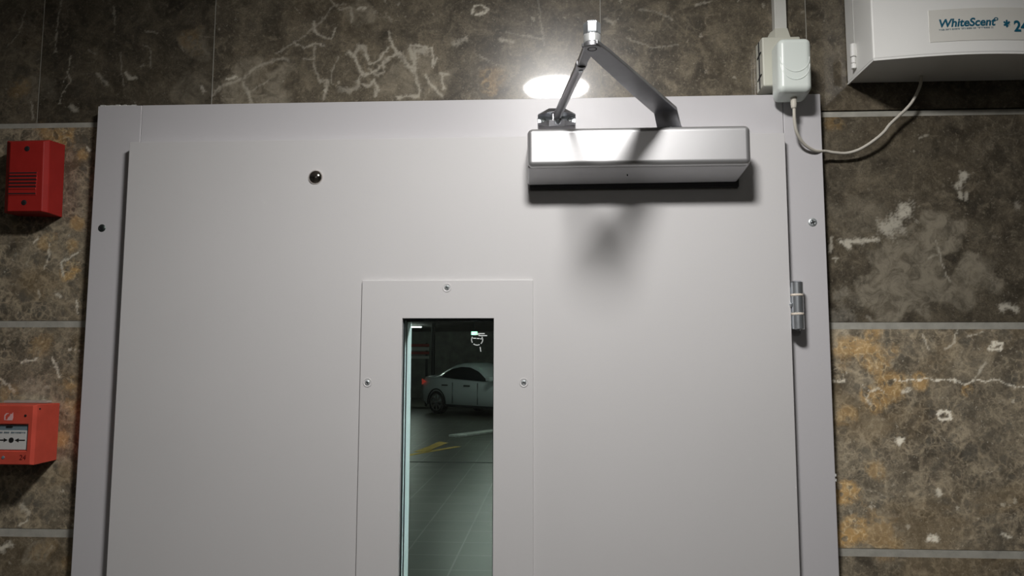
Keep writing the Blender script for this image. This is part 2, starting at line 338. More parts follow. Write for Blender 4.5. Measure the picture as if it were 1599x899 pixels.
# ------------------------------------------------------------------ wall of marble tiles
VEINS = [
  (0.0009, 0.60, [(-0.7652, 2.2111), (-0.7705, 2.1799), (-0.7702, 2.1279)]),
  (0.0010, 0.75, [(-0.7459, 2.1192), (-0.7476, 2.0965), (-0.7535, 2.0761)]),
  (0.0010, 0.70, [(-0.7472, 2.0904), (-0.7435, 2.08), (-0.7563, 2.0557), (-0.7586, 2.0435)]),
  (0.0007, 0.40, [(-0.8234, 2.1937), (-0.8333, 2.1553), (-0.8487, 2.1379)]),
  (0.0014, 0.50, [(-0.6806, 2.1986), (-0.6769, 2.1694)]),
  (0.0014, 0.50, [(-0.6282, 2.1579), (-0.6065, 2.1533)]),
  (0.0019, 0.50, [(-0.7, 2.0894), (-0.6837, 2.0728)]),
  (0.0023, 0.80, [(-0.6571, 2.0896), (-0.6466, 2.0823), (-0.6385, 2.0832)]),
  (0.0009, 0.40, [(-0.6662, 2.1237), (-0.6628, 2.1), (-0.6591, 2.0693)]),
  (0.0009, 0.45, [(-0.63, 2.1352), (-0.6185, 2.1299), (-0.6159, 2.0991)]),
  (0.0028, 0.70, [(-0.7409, 2.0391), (-0.7334, 2.0329)]),
  (0.0023, 0.80, [(-0.5346, 2.067), (-0.5303, 2.0598)]),
  (0.0023, 0.85, [(-0.4949, 2.0784), (-0.482, 2.0802)]),
  (0.0014, 0.50, [(-0.8029, 2.0463), (-0.7992, 2.0208)]),
  (0.0009, 0.40, [(-0.7177, 2.1289), (-0.705, 2.1214)]),
  (0.0014, 0.50, [(-0.3909, 2.1331), (-0.3777, 2.1247), (-0.361, 2.1314), (-0.3471, 2.1291)]),
  (0.0014, 0.50, [(-0.362, 2.1651), (-0.3616, 2.1498), (-0.3474, 2.1413), (-0.3344, 2.139), (-0.3289, 2.1551)]),
  (0.0014, 0.40, [(-0.361, 2.1294), (-0.3611, 2.099), (-0.3503, 2.0686)]),
  (0.0014, 0.40, [(-0.3772, 2.1074), (-0.3613, 2.1071)]),
  (0.0019, 0.55, [(-0.3071, 2.1161), (-0.2971, 2.1078), (-0.2897, 2.0875), (-0.2817, 2.0793), (-0.2622, 2.089), (-0.2478, 2.1048), (-0.2313, 2.1145), (-0.2414, 2.1268), (-0.2457, 2.1471)]),
  (0.0023, 0.55, [(-0.2313, 2.1145), (-0.2133, 2.091), (-0.2034, 2.0808)]),
  (0.0033, 0.45, [(-0.2972, 2.1139), (-0.2925, 2.1229), (-0.2846, 2.1257), (-0.2804, 2.1125)]),
  (0.0019, 0.55, [(-0.2804, 2.1125), (-0.2752, 2.0973), (-0.2625, 2.1021), (-0.2472, 2.1219)]),
  (0.0016, 0.50, [(-0.275, 2.0892), (-0.262, 2.079), (-0.2523, 2.0848), (-0.2545, 2.0969)]),
  (0.0023, 0.50, [(-0.2885, 2.0795), (-0.2932, 2.0695), (-0.2764, 2.0622), (-0.2668, 2.072), (-0.2616, 2.0569), (-0.2663, 2.0471)]),
  (0.0019, 0.60, [(-0.2139, 2.1262), (-0.1796, 2.1204), (-0.1772, 2.0903)]),
  (0.0060, 0.50, [(-0.2098, 2.1181), (-0.1922, 2.1157)]),
  (0.0042, 0.50, [(-0.2087, 2.111), (-0.2055, 2.0879)]),
  (0.0019, 0.50, [(-0.2034, 2.0808), (-0.2012, 2.0658), (-0.1971, 2.0458), (-0.2126, 2.0461), (-0.2321, 2.0445)]),
  (0.0019, 0.50, [(-0.1888, 2.0775), (-0.1788, 2.0604), (-0.1641, 2.0452)]),
  (0.0014, 0.55, [(-0.1645, 2.0801), (-0.1613, 2.0571)]),
  (0.0014, 0.50, [(-0.1664, 2.0801), (-0.1548, 2.0799)]),
  (0.0019, 0.40, [(-0.5169, 2.0515), (-0.5045, 2.0664), (-0.4699, 2.0789), (-0.4506, 2.0958), (-0.4111, 2.1102), (-0.401, 2.1049)]),
  (0.0023, 0.40, [(-0.4696, 2.0708), (-0.4589, 2.0505), (-0.4565, 2.0404)]),
  (0.0014, 0.35, [(-0.4543, 2.0604), (-0.4299, 2.0751)]),
  (0.0023, 0.40, [(-0.3505, 2.0736), (-0.3386, 2.0734), (-0.3447, 2.0434)]),
  (0.0033, 0.35, [(-0.3205, 2.058), (-0.3057, 2.0557), (-0.2911, 2.0625)]),
  (0.0014, 0.30, [(-0.4213, 2.1155), (-0.3822, 2.14), (-0.353, 2.1649), (-0.3338, 2.19), (-0.314, 2.1946)]),
  (0.0014, 0.35, [(-0.337, 2.2003), (-0.3237, 2.1846), (-0.3059, 2.1873), (-0.3033, 2.1637)]),
  (0.0009, 0.35, [(-0.3219, 2.1134), (-0.3331, 2.0884), (-0.3345, 2.0683), (-0.3206, 2.063)]),
  (0.0016, 0.90, [(-0.1206, 2.1726), (-0.1168, 2.1846), (-0.1051, 2.1864), (-0.0953, 2.1801), (-0.1011, 2.1741), (-0.1118, 2.1713), (-0.1206, 2.1726)]),
  (0.0037, 0.40, [(-0.1436, 2.1267), (-0.1291, 2.1344)]),
  (0.0023, 0.40, [(-0.0757, 2.1312), (-0.0583, 2.1279)]),
  (0.0009, 0.30, [(-0.1085, 2.1089), (-0.1017, 2.1018), (-0.0872, 2.0985)]),
  (0.0009, 0.40, [(-0.2501, 2.1757), (-0.242, 2.1633)]),
  (0.0019, 0.60, [(-0.2939, 2.1849), (-0.284, 2.1867)]),
  (0.0009, 0.70, [(-0.1744, 2.0973), (-0.1706, 2.1052)]),
  (0.0037, 0.35, [(0.082, 2.1597), (0.0924, 2.1534)]),
  (0.0014, 0.40, [(0.2143, 2.1784), (0.238, 2.1838)]),
  (0.0014, 0.30, [(0.1336, 2.1734), (0.162, 2.1678), (0.1808, 2.1573)]),
  (0.0009, 0.30, [(0.114, 2.129), (0.1516, 2.1133), (0.1894, 2.1175)]),
  (0.0009, 0.30, [(-0.0197, 2.1923), (-0.0149, 2.1519), (-0.0102, 2.1218)]),
  (0.0014, 0.30, [(-0.068, 2.1431), (-0.0102, 2.1298)]),
  (0.0042, 0.85, [(0.5904, 1.9167), (0.5806, 1.9)]),
  (0.0023, 0.75, [(0.5819, 1.8907), (0.5823, 1.8823)]),
  (0.0028, 0.70, [(0.5915, 1.8878), (0.5894, 1.8823)]),
  (0.0075, 0.95, [(0.5069, 1.8673), (0.4994, 1.8599)]),
  (0.0115, 0.80, [(0.488, 1.8451), (0.4771, 1.8397)]),
  (0.0028, 0.95, [(0.4128, 1.8207), (0.437, 1.8214), (0.4639, 1.8231)]),
  (0.0033, 1.00, [(0.4199, 1.8179), (0.4233, 1.8141)]),
  (0.0023, 0.60, [(0.4014, 1.8272), (0.3961, 1.8069)]),
  (0.0009, 0.70, [(0.4003, 1.7976), (0.4083, 1.7967), (0.4027, 1.7912)]),
  (0.0037, 0.95, [(0.6284, 1.724), (0.6374, 1.7293), (0.6473, 1.7221)]),
  (0.0019, 0.50, [(0.53, 1.9711), (0.5409, 1.9738)]),
  (0.0033, 0.40, [(0.6585, 1.8733), (0.6608, 1.8677)]),
  (0.0065, 0.25, [(0.4052, 1.7426), (0.416, 1.7462)]),
  (0.0121, 0.25, [(0.4013, 1.7116), (0.4148, 1.7152)]),
  (0.0012, 0.60, [(0.5454, 1.8216), (0.5495, 1.7987), (0.5567, 1.7694), (0.5625, 1.7621)]),
  (0.0009, 0.40, [(0.5335, 1.7969), (0.5452, 1.8005)]),
  (0.0023, 0.40, [(0.4456, 1.7125), (0.4498, 1.7079)]),
  (0.0014, 0.60, [(0.3951, 1.6233), (0.4109, 1.6225)]),
  (0.0010, 0.75, [(0.4767, 1.6236), (0.4985, 1.6237), (0.5195, 1.6264), (0.5463, 1.6239), (0.5577, 1.6257), (0.5728, 1.6178), (0.5871, 1.6258), (0.5999, 1.6232), (0.6198, 1.6259), (0.6305, 1.618), (0.6527, 1.6154)]),
  (0.0014, 0.40, [(0.5871, 1.6258), (0.6021, 1.6471)]),
  (0.0016, 0.90, [(0.5343, 1.5762), (0.5398, 1.5824), (0.5517, 1.5798), (0.5512, 1.571), (0.5391, 1.57), (0.5343, 1.5762)]),
  (0.0037, 0.85, [(0.4814, 1.5398), (0.4841, 1.5425)]),
  (0.0019, 0.80, [(0.6094, 1.6676), (0.6168, 1.6765), (0.628, 1.6756), (0.624, 1.6667), (0.6119, 1.6667)]),
  (0.0037, 0.80, [(0.5135, 1.4089), (0.5221, 1.4099)]),
  (0.0028, 0.60, [(0.5298, 1.4751), (0.5321, 1.47)]),
  (0.0019, 0.60, [(0.6114, 1.4163), (0.6222, 1.4131)]),
  (0.0023, 0.60, [(0.489, 1.6077), (0.4979, 1.6113)]),
  (0.0009, 0.40, [(0.4455, 1.6093), (0.438, 1.5986), (0.4463, 1.5898)]),
  (0.0009, 0.50, [(0.4327, 1.6181), (0.4454, 1.6075), (0.4562, 1.6138), (0.4629, 1.6076)]),
  (0.0009, 0.40, [(0.5667, 1.6944), (0.5622, 1.6764), (0.5487, 1.6675)]),
  (0.0009, 0.40, [(0.5193, 1.6899), (0.5269, 1.6675)]),
  (0.0009, 0.40, [(0.5801, 1.6854), (0.6021, 1.6917)]),
  (0.0014, 0.70, [(-0.7925, 1.6458), (-0.7809, 1.6496), (-0.77, 1.6506)]),
  (0.0019, 0.60, [(-0.7443, 1.6516), (-0.7376, 1.6402), (-0.7326, 1.6231)]),
  (0.0042, 0.75, [(-0.8038, 1.376), (-0.7925, 1.3807)]),
  (0.0014, 0.50, [(-0.8236, 1.6209), (-0.8111, 1.6134), (-0.8004, 1.6021)]),
  (0.0009, 0.50, [(-0.7205, 1.6659), (-0.7026, 1.664)]),
  (0.0014, 0.60, [(-0.7131, 1.7378), (-0.7099, 1.7185)]),
  (0.0019, 0.50, [(-0.7447, 1.7494), (-0.7394, 1.7446)]),
  (0.0014, 0.40, [(-0.7729, 1.7524), (-0.7704, 1.7456)]),
  (0.0009, 0.50, [(-0.7618, 1.8275), (-0.7594, 1.8059), (-0.7651, 1.7864)]),
  (0.0019, 0.60, [(-0.786, 1.8276), (-0.7803, 1.8325)]),
  (0.0037, 0.35, [(-0.776, 1.4366), (-0.7656, 1.4276)]),
  (0.0014, 0.60, [(-0.779, 1.4091), (-0.7678, 1.4166)]),
  (0.0014, 0.60, [(-0.7166, 1.8106), (-0.7407, 1.796), (-0.7345, 1.7765)]),
  (0.0019, 0.60, [(-0.7106, 1.976), (-0.7061, 1.9689)]),
]
CLOUDS = [(0.035, 0.55, (0.5521, 1.8308)), (0.042, 0.50, (0.4996, 1.7898)), (0.035, 0.55, (0.4649, 1.7488)), (0.046, 0.50, (0.523, 1.7622)), (0.035, 0.50, (0.5983, 1.7756)), (0.026, 0.60, (0.4796, 1.7233)), (0.023, 0.40, (0.5746, 1.7439)), (0.056, 0.35, (-0.4493, 2.0604)), (0.023, 0.30, (-0.2937, 2.1788)), (0.028, 0.25, (-0.794, 2.0666)), (0.028, 0.35, (-0.5477, 2.1335)), (0.037, 0.25, (-0.5495, 2.0622)), (0.037, 0.20, (0.4384, 1.8548)), (0.023, 0.30, (-0.7728, 1.6041)), (0.023, 0.30, (-0.7474, 1.3732)), (0.056, 0.25, (-0.2129, 2.066))]
STAINS = [(0.028, 0.80, (0.4477, 1.6602)), (0.023, 0.70, (0.473, 1.6183)), (0.020, 0.60, (0.4126, 1.6637)), (0.019, 0.80, (0.4528, 1.5987)), (0.011, 0.80, (0.5115, 1.6229)), (0.007, 0.80, (0.5767, 1.6107)), (0.019, 0.90, (0.4081, 1.4686)), (0.023, 1.00, (0.4103, 1.4186)), (0.014, 0.50, (0.409, 1.5754)), (0.026, 0.45, (0.4496, 1.4131)), (0.013, 0.50, (0.4512, 1.5038)), (0.013, 0.60, (-0.7638, 1.8275)), (0.014, 1.00, (-0.7239, 1.7833)), (0.011, 0.70, (-0.7244, 1.8233)), (0.020, 0.80, (-0.7482, 1.9926)), (0.013, 0.60, (-0.7793, 2.0002)), (0.009, 0.60, (-0.7159, 1.964)), (0.011, 0.60, (-0.7173, 1.8547)), (0.013, 0.70, (-0.7123, 1.6138)), (0.015, 0.60, (-0.7119, 1.5762)), (0.013, 0.70, (-0.7236, 1.5294)), (0.019, 0.35, (-0.7674, 1.6706)), (0.017, 0.40, (-0.8018, 1.5945)), (0.017, 0.45, (-0.8254, 2.0723)), (0.013, 0.50, (0.4081, 1.9967)), (0.020, 0.40, (-0.0871, 2.0736)), (0.013, 0.60, (-0.0918, 2.0588)), (0.019, 0.40, (-0.553, 2.1387)), (0.015, 0.35, (-0.7026, 1.3514)), (0.017, 0.30, (-0.7378, 1.3734))]
XL, XR, ZT = -.6827, .3842, 2.0309       # outer edges of the door frame
HX0, HX1, HZ = -.645, .348, 1.995      # the hole in the wall behind the frame

def grid_axis(a, b, lo, hi, step):
    pts = [a, b]
    s, e = max(a, lo), min(b, hi)
    if e > s: pts += list(np.linspace(s, e, max(2, int(round((e-s)/step))+1)))
    return sorted(set(round(float(p), 5) for p in pts))
def make_marble_wall():
    V, F, TC = [], [], []
    random.seed(4)
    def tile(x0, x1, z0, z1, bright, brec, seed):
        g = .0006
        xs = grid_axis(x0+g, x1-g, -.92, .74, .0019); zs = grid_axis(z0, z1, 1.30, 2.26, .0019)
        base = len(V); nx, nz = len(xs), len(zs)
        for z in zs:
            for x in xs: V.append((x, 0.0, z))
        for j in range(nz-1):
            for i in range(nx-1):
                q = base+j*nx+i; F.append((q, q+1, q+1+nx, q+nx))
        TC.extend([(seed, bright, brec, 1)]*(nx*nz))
        b2 = len(V)        # the tile's edges, going back into the wall
        for (x, z) in ((x0+g, z0), (x1-g, z0), (x1-g, z1), (x0+g, z1)):
            V.append((x, 0, z)); V.append((x, .012, z)); TC.extend([(seed, bright*.8, brec, 1)]*2)
        for k in range(4):
            a, c = b2+2*k, b2+2*((k+1) % 4); F.append((a, a+1, c+1, c))
    # top course runs over the door
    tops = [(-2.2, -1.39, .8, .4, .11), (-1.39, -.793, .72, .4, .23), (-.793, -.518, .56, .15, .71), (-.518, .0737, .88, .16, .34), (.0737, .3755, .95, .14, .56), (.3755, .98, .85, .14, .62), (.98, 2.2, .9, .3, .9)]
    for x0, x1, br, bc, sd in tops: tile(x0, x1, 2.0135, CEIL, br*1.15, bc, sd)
    # courses left and right of the door
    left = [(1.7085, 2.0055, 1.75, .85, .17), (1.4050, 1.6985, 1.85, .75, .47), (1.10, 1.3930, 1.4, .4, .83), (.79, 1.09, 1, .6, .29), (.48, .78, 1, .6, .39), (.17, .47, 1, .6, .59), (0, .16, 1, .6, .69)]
    for z0, z1, br, bc, sd in left:
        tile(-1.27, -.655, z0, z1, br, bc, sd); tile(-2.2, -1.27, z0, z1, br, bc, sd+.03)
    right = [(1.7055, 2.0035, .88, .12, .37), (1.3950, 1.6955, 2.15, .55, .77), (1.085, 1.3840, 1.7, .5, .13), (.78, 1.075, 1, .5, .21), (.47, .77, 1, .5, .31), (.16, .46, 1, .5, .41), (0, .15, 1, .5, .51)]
    for z0, z1, br, bc, sd in right:
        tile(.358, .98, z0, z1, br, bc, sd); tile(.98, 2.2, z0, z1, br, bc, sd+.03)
    # the masonry behind, with the doorway left open
    bb = NB()
    box(bb, -2.2, HX0, .0115, .16, 0, CEIL); box(bb, HX1, 2.2, .0115, .16, 0, CEIL); box(bb, HX0, HX1, .0115, .16, HZ, CEIL)
    for jx in (-1.39, -.793, -.518, .0737, .3755, .98): box(bb, jx-.0006, jx+.0006, .0003, .0114, 2.0135, CEIL-.001)
    base = len(V); nf = len(F)
    for v in bb.verts: v.index = v.index; V.append(tuple(v.co)); TC.append((.5, 1, .3, 1))
    bb.verts.index_update()
    for f in bb.faces: F.append(tuple(base+v.index for v in f.verts))
    bb.free()
    me = bpy.data.meshes.new('wall_back'); me.from_pydata(V, [], F); me.update()
    me.materials.append(M['marble']); me.materials.append(M['grout'])
    mi = np.zeros(len(F), dtype=np.int32); mi[nf:] = 1; me.polygons.foreach_set('material_index', mi)
    ca = me.color_attributes.new('tile', 'FLOAT_COLOR', 'POINT'); ca.data.foreach_set('color', np.array(TC, dtype=np.float32).ravel())
    P = np.array(V, dtype=np.float64)
    x, z = P[:, 0].copy(), P[:, 2].copy()
    def wob(fx, fz, ph, am): return am*np.sin(x*fx+ph+1.3*np.sin(z*fz*.7+ph))*np.cos(z*fz+ph*2)
    wx = x+wob(310, 270, .3, .0012)+wob(900, 700, 1.1, .0007)+wob(1900, 1600, 2.1, .0004); wz = z+wob(280, 330, 2.3, .0012)+wob(760, 980, 3.1, .0007)+wob(1700, 2100, .1, .0004)
    nz_ = .5+.5*np.sin(x*520+3*np.sin(z*310))*np.sin(z*610+2*np.cos(x*430))
    vein = np.zeros(len(P)); cloud = np.zeros(len(P)); stain = np.zeros(len(P))
    for w_, a_, pts in VEINS:
        pp = np.array(pts); m_ = (x > pp[:, 0].min()-.03) & (x < pp[:, 0].max()+.03) & (z > pp[:, 1].min()-.03) & (z < pp[:, 1].max()+.03)
        ids = np.nonzero(m_)[0]
        if not len(ids): continue
        X, Z = wx[ids], wz[ids]; d = np.full(len(ids), 9.)
        for (ax, az), (bx, bz) in zip(pts, pts[1:]):
            ux, uz = bx-ax, bz-az; t = np.clip(((X-ax)*ux+(Z-az)*uz)/(ux*ux+uz*uz+1e-12), 0, 1)
            d = np.minimum(d, np.hypot(X-ax-t*ux, Z-az-t*uz))
        ww = max(w_, .0010)*(.45+1.0*nz_[ids])*(.7+.5*(.5+.5*np.sin(X*260+Z*190))+.15); s = np.clip(1.5-d/ww, 0, 1); vein[ids] = np.maximum(vein[ids], a_*s)
    big = .5+.25*np.sin(x*95+2*np.sin(z*80))+.25*np.sin(z*120+2.5*np.sin(x*70+1))
    for w_, a_, (cx, cz) in CLOUDS:
        d = np.hypot(wx-cx, (wz-cz)*1.15)/w_+(big-.5)*.7+(nz_-.5)*.12; cloud = np.maximum(cloud, a_*np.clip((1.1-d)/.26, 0, 1))
    for w_, a_, (cx, cz) in STAINS:
        d = np.hypot(wx-cx, wz-cz)/w_+(big-.5)*.8+(nz_-.5)*.3; stain = np.maximum(stain, a_*np.clip((1.25-d)/.6, 0, 1))
    cm = me.color_attributes.new('marks', 'FLOAT_COLOR', 'POINT')
    cm.data.foreach_set('color', np.stack([vein, cloud, stain, np.ones(len(P))], 1).astype(np.float32).ravel())
    o = bpy.data.objects.new('wall_back', me); C.objects.link(o); o['kind'] = 'structure'
    o['label'] = 'polished brown marble tile wall around the grey door'
    return o
make_marble_wall()

def struct(name, bm, mat, label, **k):
    o = obj(name, bm, mat, **k); o['kind'] = 'structure'; o['label'] = label; return o
n_ = 1
for (x0, x1, z0, z1, lb) in ((-2.2, XL+.02, 2.0055, 2.0135, 'grey grout strip left of the door, highest of three'), (XR-.02, 2.2, 2.0035, 2.0115, 'grey grout strip right of the door, highest of three'),
        (-2.2, XL+.02, 1.6985, 1.7085, 'grey grout strip left of the door between the red devices'), (XR-.02, 2.2, 1.6955, 1.7055, 'grey grout strip right of the door below the hinge'),
        (-2.2, XL+.02, 1.3930, 1.4050, 'grey grout strip left of the door below the call point'), (XR-.02, 2.2, 1.3840, 1.3950, 'grey grout strip right of the door near the bottom')):
    bm = NB(); box(bm, x0, x1, .0006, .0115, z0, z1)
    struct('trim_%d' % n_, bm, M['grout'], lb); n_ += 1

# lobby shell
bm = NB(); box(bm, -2.2, 2.2, -3.4, 0.0, -.1, 0.0); struct('floor', bm, M['floor'], 'lobby floor in front of the door')
bm = NB(); box(bm, -2.2, 2.2, -3.4, .16, CEIL, CEIL+.1); struct('ceiling', bm, M['ceiling'], 'pale lobby ceiling above the door')
bm = NB(); box(bm, -2.3, -2.2, -3.4, .16, 0, CEIL); struct('wall_left', bm, M['concrete'], 'left lobby wall')
bm = NB(); box(bm, 2.2, 2.3, -3.4, .16, 0, CEIL); struct('wall_right', bm, M['concrete'], 'right lobby wall')
bm = NB(); box(bm, -2.2, 2.2, -3.5, -3.4, 0, CEIL); struct('wall_front', bm, M['concrete'], 'lobby wall facing the door')

# ------------------------------------------------------------------ door frame
def screw(name, x, y, z, r, parent, mat, dirt=False, ang=.5):
    bm = NB(); lathe(bm, [(0, -.0016), (r*.35, -.0016), (r*.4, -.0008), (r*.62, -.0013), (r*.86, -.0008), (r, 0), (r, .002), (0, .002)], (x, y, z), (0, 1, 0), 24)
    o = obj(name, bm, mat, parent, smooth=True)
    bm = NB()
    for a in (ang, ang+math.pi/2):
        c, s = math.cos(a), math.sin(a); l, h = r*.55, r*.10
        pts = [(x+c*l-s*h, y-.0021, z+s*l+c*h), (x+c*l+s*h, y-.0021, z+s*l-c*h), (x-c*l+s*h, y-.0021, z-s*l-c*h), (x-c*l-s*h, y-.0021, z-s*l+c*h)]
        prism(bm, pts, (0, .0008, 0))
    obj('cross_slot', bm, M['dark'], o)
    return o
fr = thing('trim_7', 'light grey painted steel frame around the door', None, kind='structure')
FY = -.022
bm = NB(); box(bm, XL, -.6143, FY, -.0006, 0, ZT); box(bm, -.6143, -.610, FY, -.0006, 0, 1.97); box(bm, -.643, -.612, -.0006, .14, 0, 1.97)
jl = obj('jamb', bm, M['frame'], fr, bevel=.0012)
bm = NB(); box(bm, .3314, XR, FY, -.0006, 0, ZT); box(bm, .318, .3314, FY, -.0006, 0, 1.97); box(bm, .318, .346, -.0006, .14, 0, 1.97)
obj('jamb', bm, M['frame'], fr, bevel=.0012)
bm = NB(); box(bm, -.6139, .3309, FY, -.0006, 1.955, ZT); box(bm, -.612, .318, -.0006, .14, 1.955, 1.993)
obj('header', bm, M['frame'], fr, bevel=.0008)
screw('screw', -.6659, FY, 1.8444, .0058, fr, pbr('dark_screw', (.06, .075, .07), .4, metal=.7), ang=.9)
screw('screw', .3667, FY, 1.8447, .0062, fr, M['screw'], ang=.3)
bm = NB(); random.seed(2); x = -.6795
while x < -.625:
    w_ = random.uniform(.002, .007); h_ = random.uniform(.0006, .0018); box(bm, x, x+w_, FY+.0004, -.001, ZT-.0008, ZT+h_); x += w_*random.uniform(.8, 1.3)
obj('caulk', bm, M['pale'], fr, bevel=.0003)
# little paint chips sticking out of the frame's edges
bm = NB(); box(bm, XR-.001, XR+.0012, FY, -.012, 1.488, 1.491); box(bm, XR-.001, XR+.0012, FY, -.012, 1.4945, 1.498)
obj('paint_burr', bm, M['pale'], fr)

# ------------------------------------------------------------------ door leaf
dr = thing('door_1', 'light grey steel fire door with a narrow vision window', None, kind='structure')
LY = -.042; WX0, WX1, WZ0, WZ1 = -.2088, -.0808, .95, 1.7086
bm = NB(); ring(bm, (-.6187, .3262, .008, 1.9682), (WX0, WX1, WZ0, WZ1), LY, -.0228)
leaf = obj('leaf_face', bm, M['door'], dr, bevel=.0012)
bm = NB(); ring(bm, (-.606, .312, .010, 1.952), (WX0, WX1, WZ0, WZ1), -.0228, .014)
obj('leaf_core', bm, M['reveal'], dr)
bm = NB(); ring(bm, (-.2670, -.0262, .89, 1.7624), (WX0, WX1, WZ0, WZ1), LY-.0045, LY)
vf = obj('vision_frame', bm, M['door'], dr, bevel=.0008)
for (x, z) in ((-.1466, 1.7517), (-.2563, 1.6196), (-.0389, 1.6204), (-.2563, 1.2), (-.0389, 1.2)):
    bm = NB(); lathe(bm, [(.0062, 0), (.0062, -.0004), (.0056, -.0006), (.0042, 0)], (x, LY-.0046, z), (0, 1, 0), 28); 
    dm = obj('screw_dimple', bm, M['door'], vf, smooth=True)
    screw('screw', x, LY-.0047, z, .0037, vf, M['screw'], ang=x*40)
GY = -.0385
bm = NB(); ring(bm, (WX0-.0005, WX1+.0005, WZ0, WZ1+.0005), (WX0+.0016, WX1-.0012, WZ0+.002, WZ1-.0022), GY, GY+.007)
obj('gasket', bm, M['gasket'], dr)
bm = NB(); box(bm, WX0+.0016, WX1-.0012, GY+.0005, GY+.0062, WZ0+.002, WZ1-.0022)
gl = obj('glass_pane', bm, M['glass'], dr); gl['label'] = 'dark greenish fire glass pane'
bm = NB(); ring(bm, (WX0-.0005, WX1+.0005, WZ0, WZ1+.0005), (WX0+.0009, WX1-.0006, WZ0+.002, WZ1-.0030), -.0160, -.0125)
obj('spacer', bm, M['gasket'], dr)
bm = NB(); ring(bm, (WX0, WX1, WZ0, WZ1), (WX0+.0012, WX1-.0004, WZ0+.002, WZ1-.0012), -.0125, .018)
obj('glazing_bead', bm, M['reveal'], dr)
# etched stamp ring on the glass
bm = NB(); sx, sz, ey = -.1046, 1.6792, GY+.0002
for k in range(26):
    if k in (3, 4, 9, 10, 16, 22): continue
    a = 2*math.pi*k/26; r = .0078
    c, s = math.cos(a), math.sin(a); l, h = .0006, .0007
    prism(bm, [(sx+c*r+(-s*l+c*h), ey, sz+s*r*.95+(c*l+s*h)), (sx+c*r+(-s*l-c*h), ey, sz+s*r*.95+(c*l-s*h)), (sx+c*r+(s*l-c*h), ey, sz+s*r*.95+(-c*l-s*h)), (sx+c*r+(s*l+c*h), ey, sz+s*r*.95+(-c*l+s*h))], (0, .0002, 0))
for x0, x1, z in ((-.0060, -.0016, .0021), (-.0005, .0035, .0018), (.0045, .0064, .0013), (.002, .014, .0058), (-.0030, .0105, .0086)):
    box(bm, sx+x0, sx+x1, ey, ey+.0002, sz+z-.0006, sz+z+.0006)
prism(bm, [(sx+.0038, ey, sz-.010), (sx+.0048, ey, sz-.010), (sx+.0058, ey, sz-.0165), (sx+.0048, ey, sz-.0165)], (0, .0002, 0))
obj('etched_stamp', bm, M['etch'], gl)
# round metal cap
bm = NB(); lathe(bm, [(0, -.0058), (.003, -.0056), (.006, -.0047), (.0088, -.003), (.0103, -.0009), (.0106, .001)], (-.3395, LY, 1.9125), (0, 1, 0), 48)
cp = obj('round_cap', bm, M['chrome'], dr, smooth=True); cp['label'] = 'small domed chrome cap'
bm = NB(); box(bm, -.3395-.0070, -.3395+.0070, LY-.0056, LY+.0, 1.9125-.0002, 1.9125+.0003)
obj('cap_seam', bm, M['dark'], cp)
# hinge with three knuckles and pale washers
hx, hy = .3353, -.0405
bm = NB(); box(bm, .3250, hx, -.0395, -.0365, 1.700, 1.751); hg = obj('hinge', bm, M['steel'], dr, bevel=.0006); hg['label'] = 'zinc plated barrel hinge'
for z0, z1, top in ((1.6935, 1.7130, False), (1.7160, 1.7390, True), (1.7415, 1.7580, False)):
    bm = NB(); cyl(bm, (hx, hy, z0), (hx, hy, z1), .0083, 36, .0006); obj('knuckle', bm, M['steel'], hg, smooth=True)
bm = NB(); lathe(bm, [(.0083, 0), (.006, .0016), (0, .0024)], (hx, hy, 1.7580), (0, 0, 1), 36); obj('pin_cap', bm, M['steel'], hg, smooth=True)
bm = NB(); lathe(bm, [(0, 0), (.003, 0), (.0026, .0016), (0, .002)], (hx, hy, 1.6935), (0, 0, -1), 24); obj('pin_end', bm, M['steel'], hg, smooth=True)
for z in (1.7130, 1.7390):
    bm = NB(); cyl(bm, (hx, hy, z), (hx, hy, z+.0028), .0086, 36, .0005); obj('washer', bm, M['washer'], hg, smooth=True)
bm = NB(); lathe(bm, [(0, -.003), (.0022, -.0026), (.003, -.001), (.003, .001)], (.3268, -.0420, 1.7270), (0, 1, 0), 16); obj('grub_screw', bm, M['steel'], hg, smooth=True)

# ------------------------------------------------------------------ door closer
CLY, CFY = -.032, -.012     # door and frame faces, before the closer is moved to its place
cl = thing('door_closer', 'silver door closer with a folding arm at the top of the grey door', 'door closer')
bm = NB(); box(bm, -.0300, .2600, -.040, CLY, 1.8925, 1.955); obj('shadow_gap_plate', bm, M['dark'], cl, bevel=.001)  # plate coloured dark to stand for the shadow gap under the body
# cover: front shell with rounded rim
CF = -.095
bm = NB(); hexa(bm, [(-.0315, CF, 1.9095), (-.0315, CF, 1.9625), (-.0315, -.074, 1.9095), (-.0315, -.074, 1.9625), (.2635, CF, 1.9100), (.2635, CF, 1.9630), (.2635, -.074, 1.9100), (.2635, -.074, 1.9630)])
obj('cover', bm, M['silver'], cl, bevel=.0075, seg=6)
# body: tapers towards the door at its lower right
bm = NB()
prof = [(-.0310, -.088, 1.9105), (.2625, -.088, 1.9120), (.2625, -.078, 1.9070), (.2560, -.041, 1.8990), (.2480, -.038, 1.8965), (-.0310, -.038, 1.8955)]
hexa(bm, [(-.0315, -.088, 1.9100), (-.0315, -.088, 1.9600), (-.0325, -.040, 1.8970), (-.0325, -.040, 1.9600), (.2635, -.088, 1.9115), (.2635, -.088, 1.9600), (.2570, -.040, 1.8985), (.2570, -.040, 1.9600)])
obj('body', bm, M['body'], cl, bevel=.003, seg=3)
bm = NB(); cyl(bm, (.104, -.066, 1.9063), (.104, -.066, 1.9030), .0010, 12); obj('valve_hole', bm, M['dark'], cl)
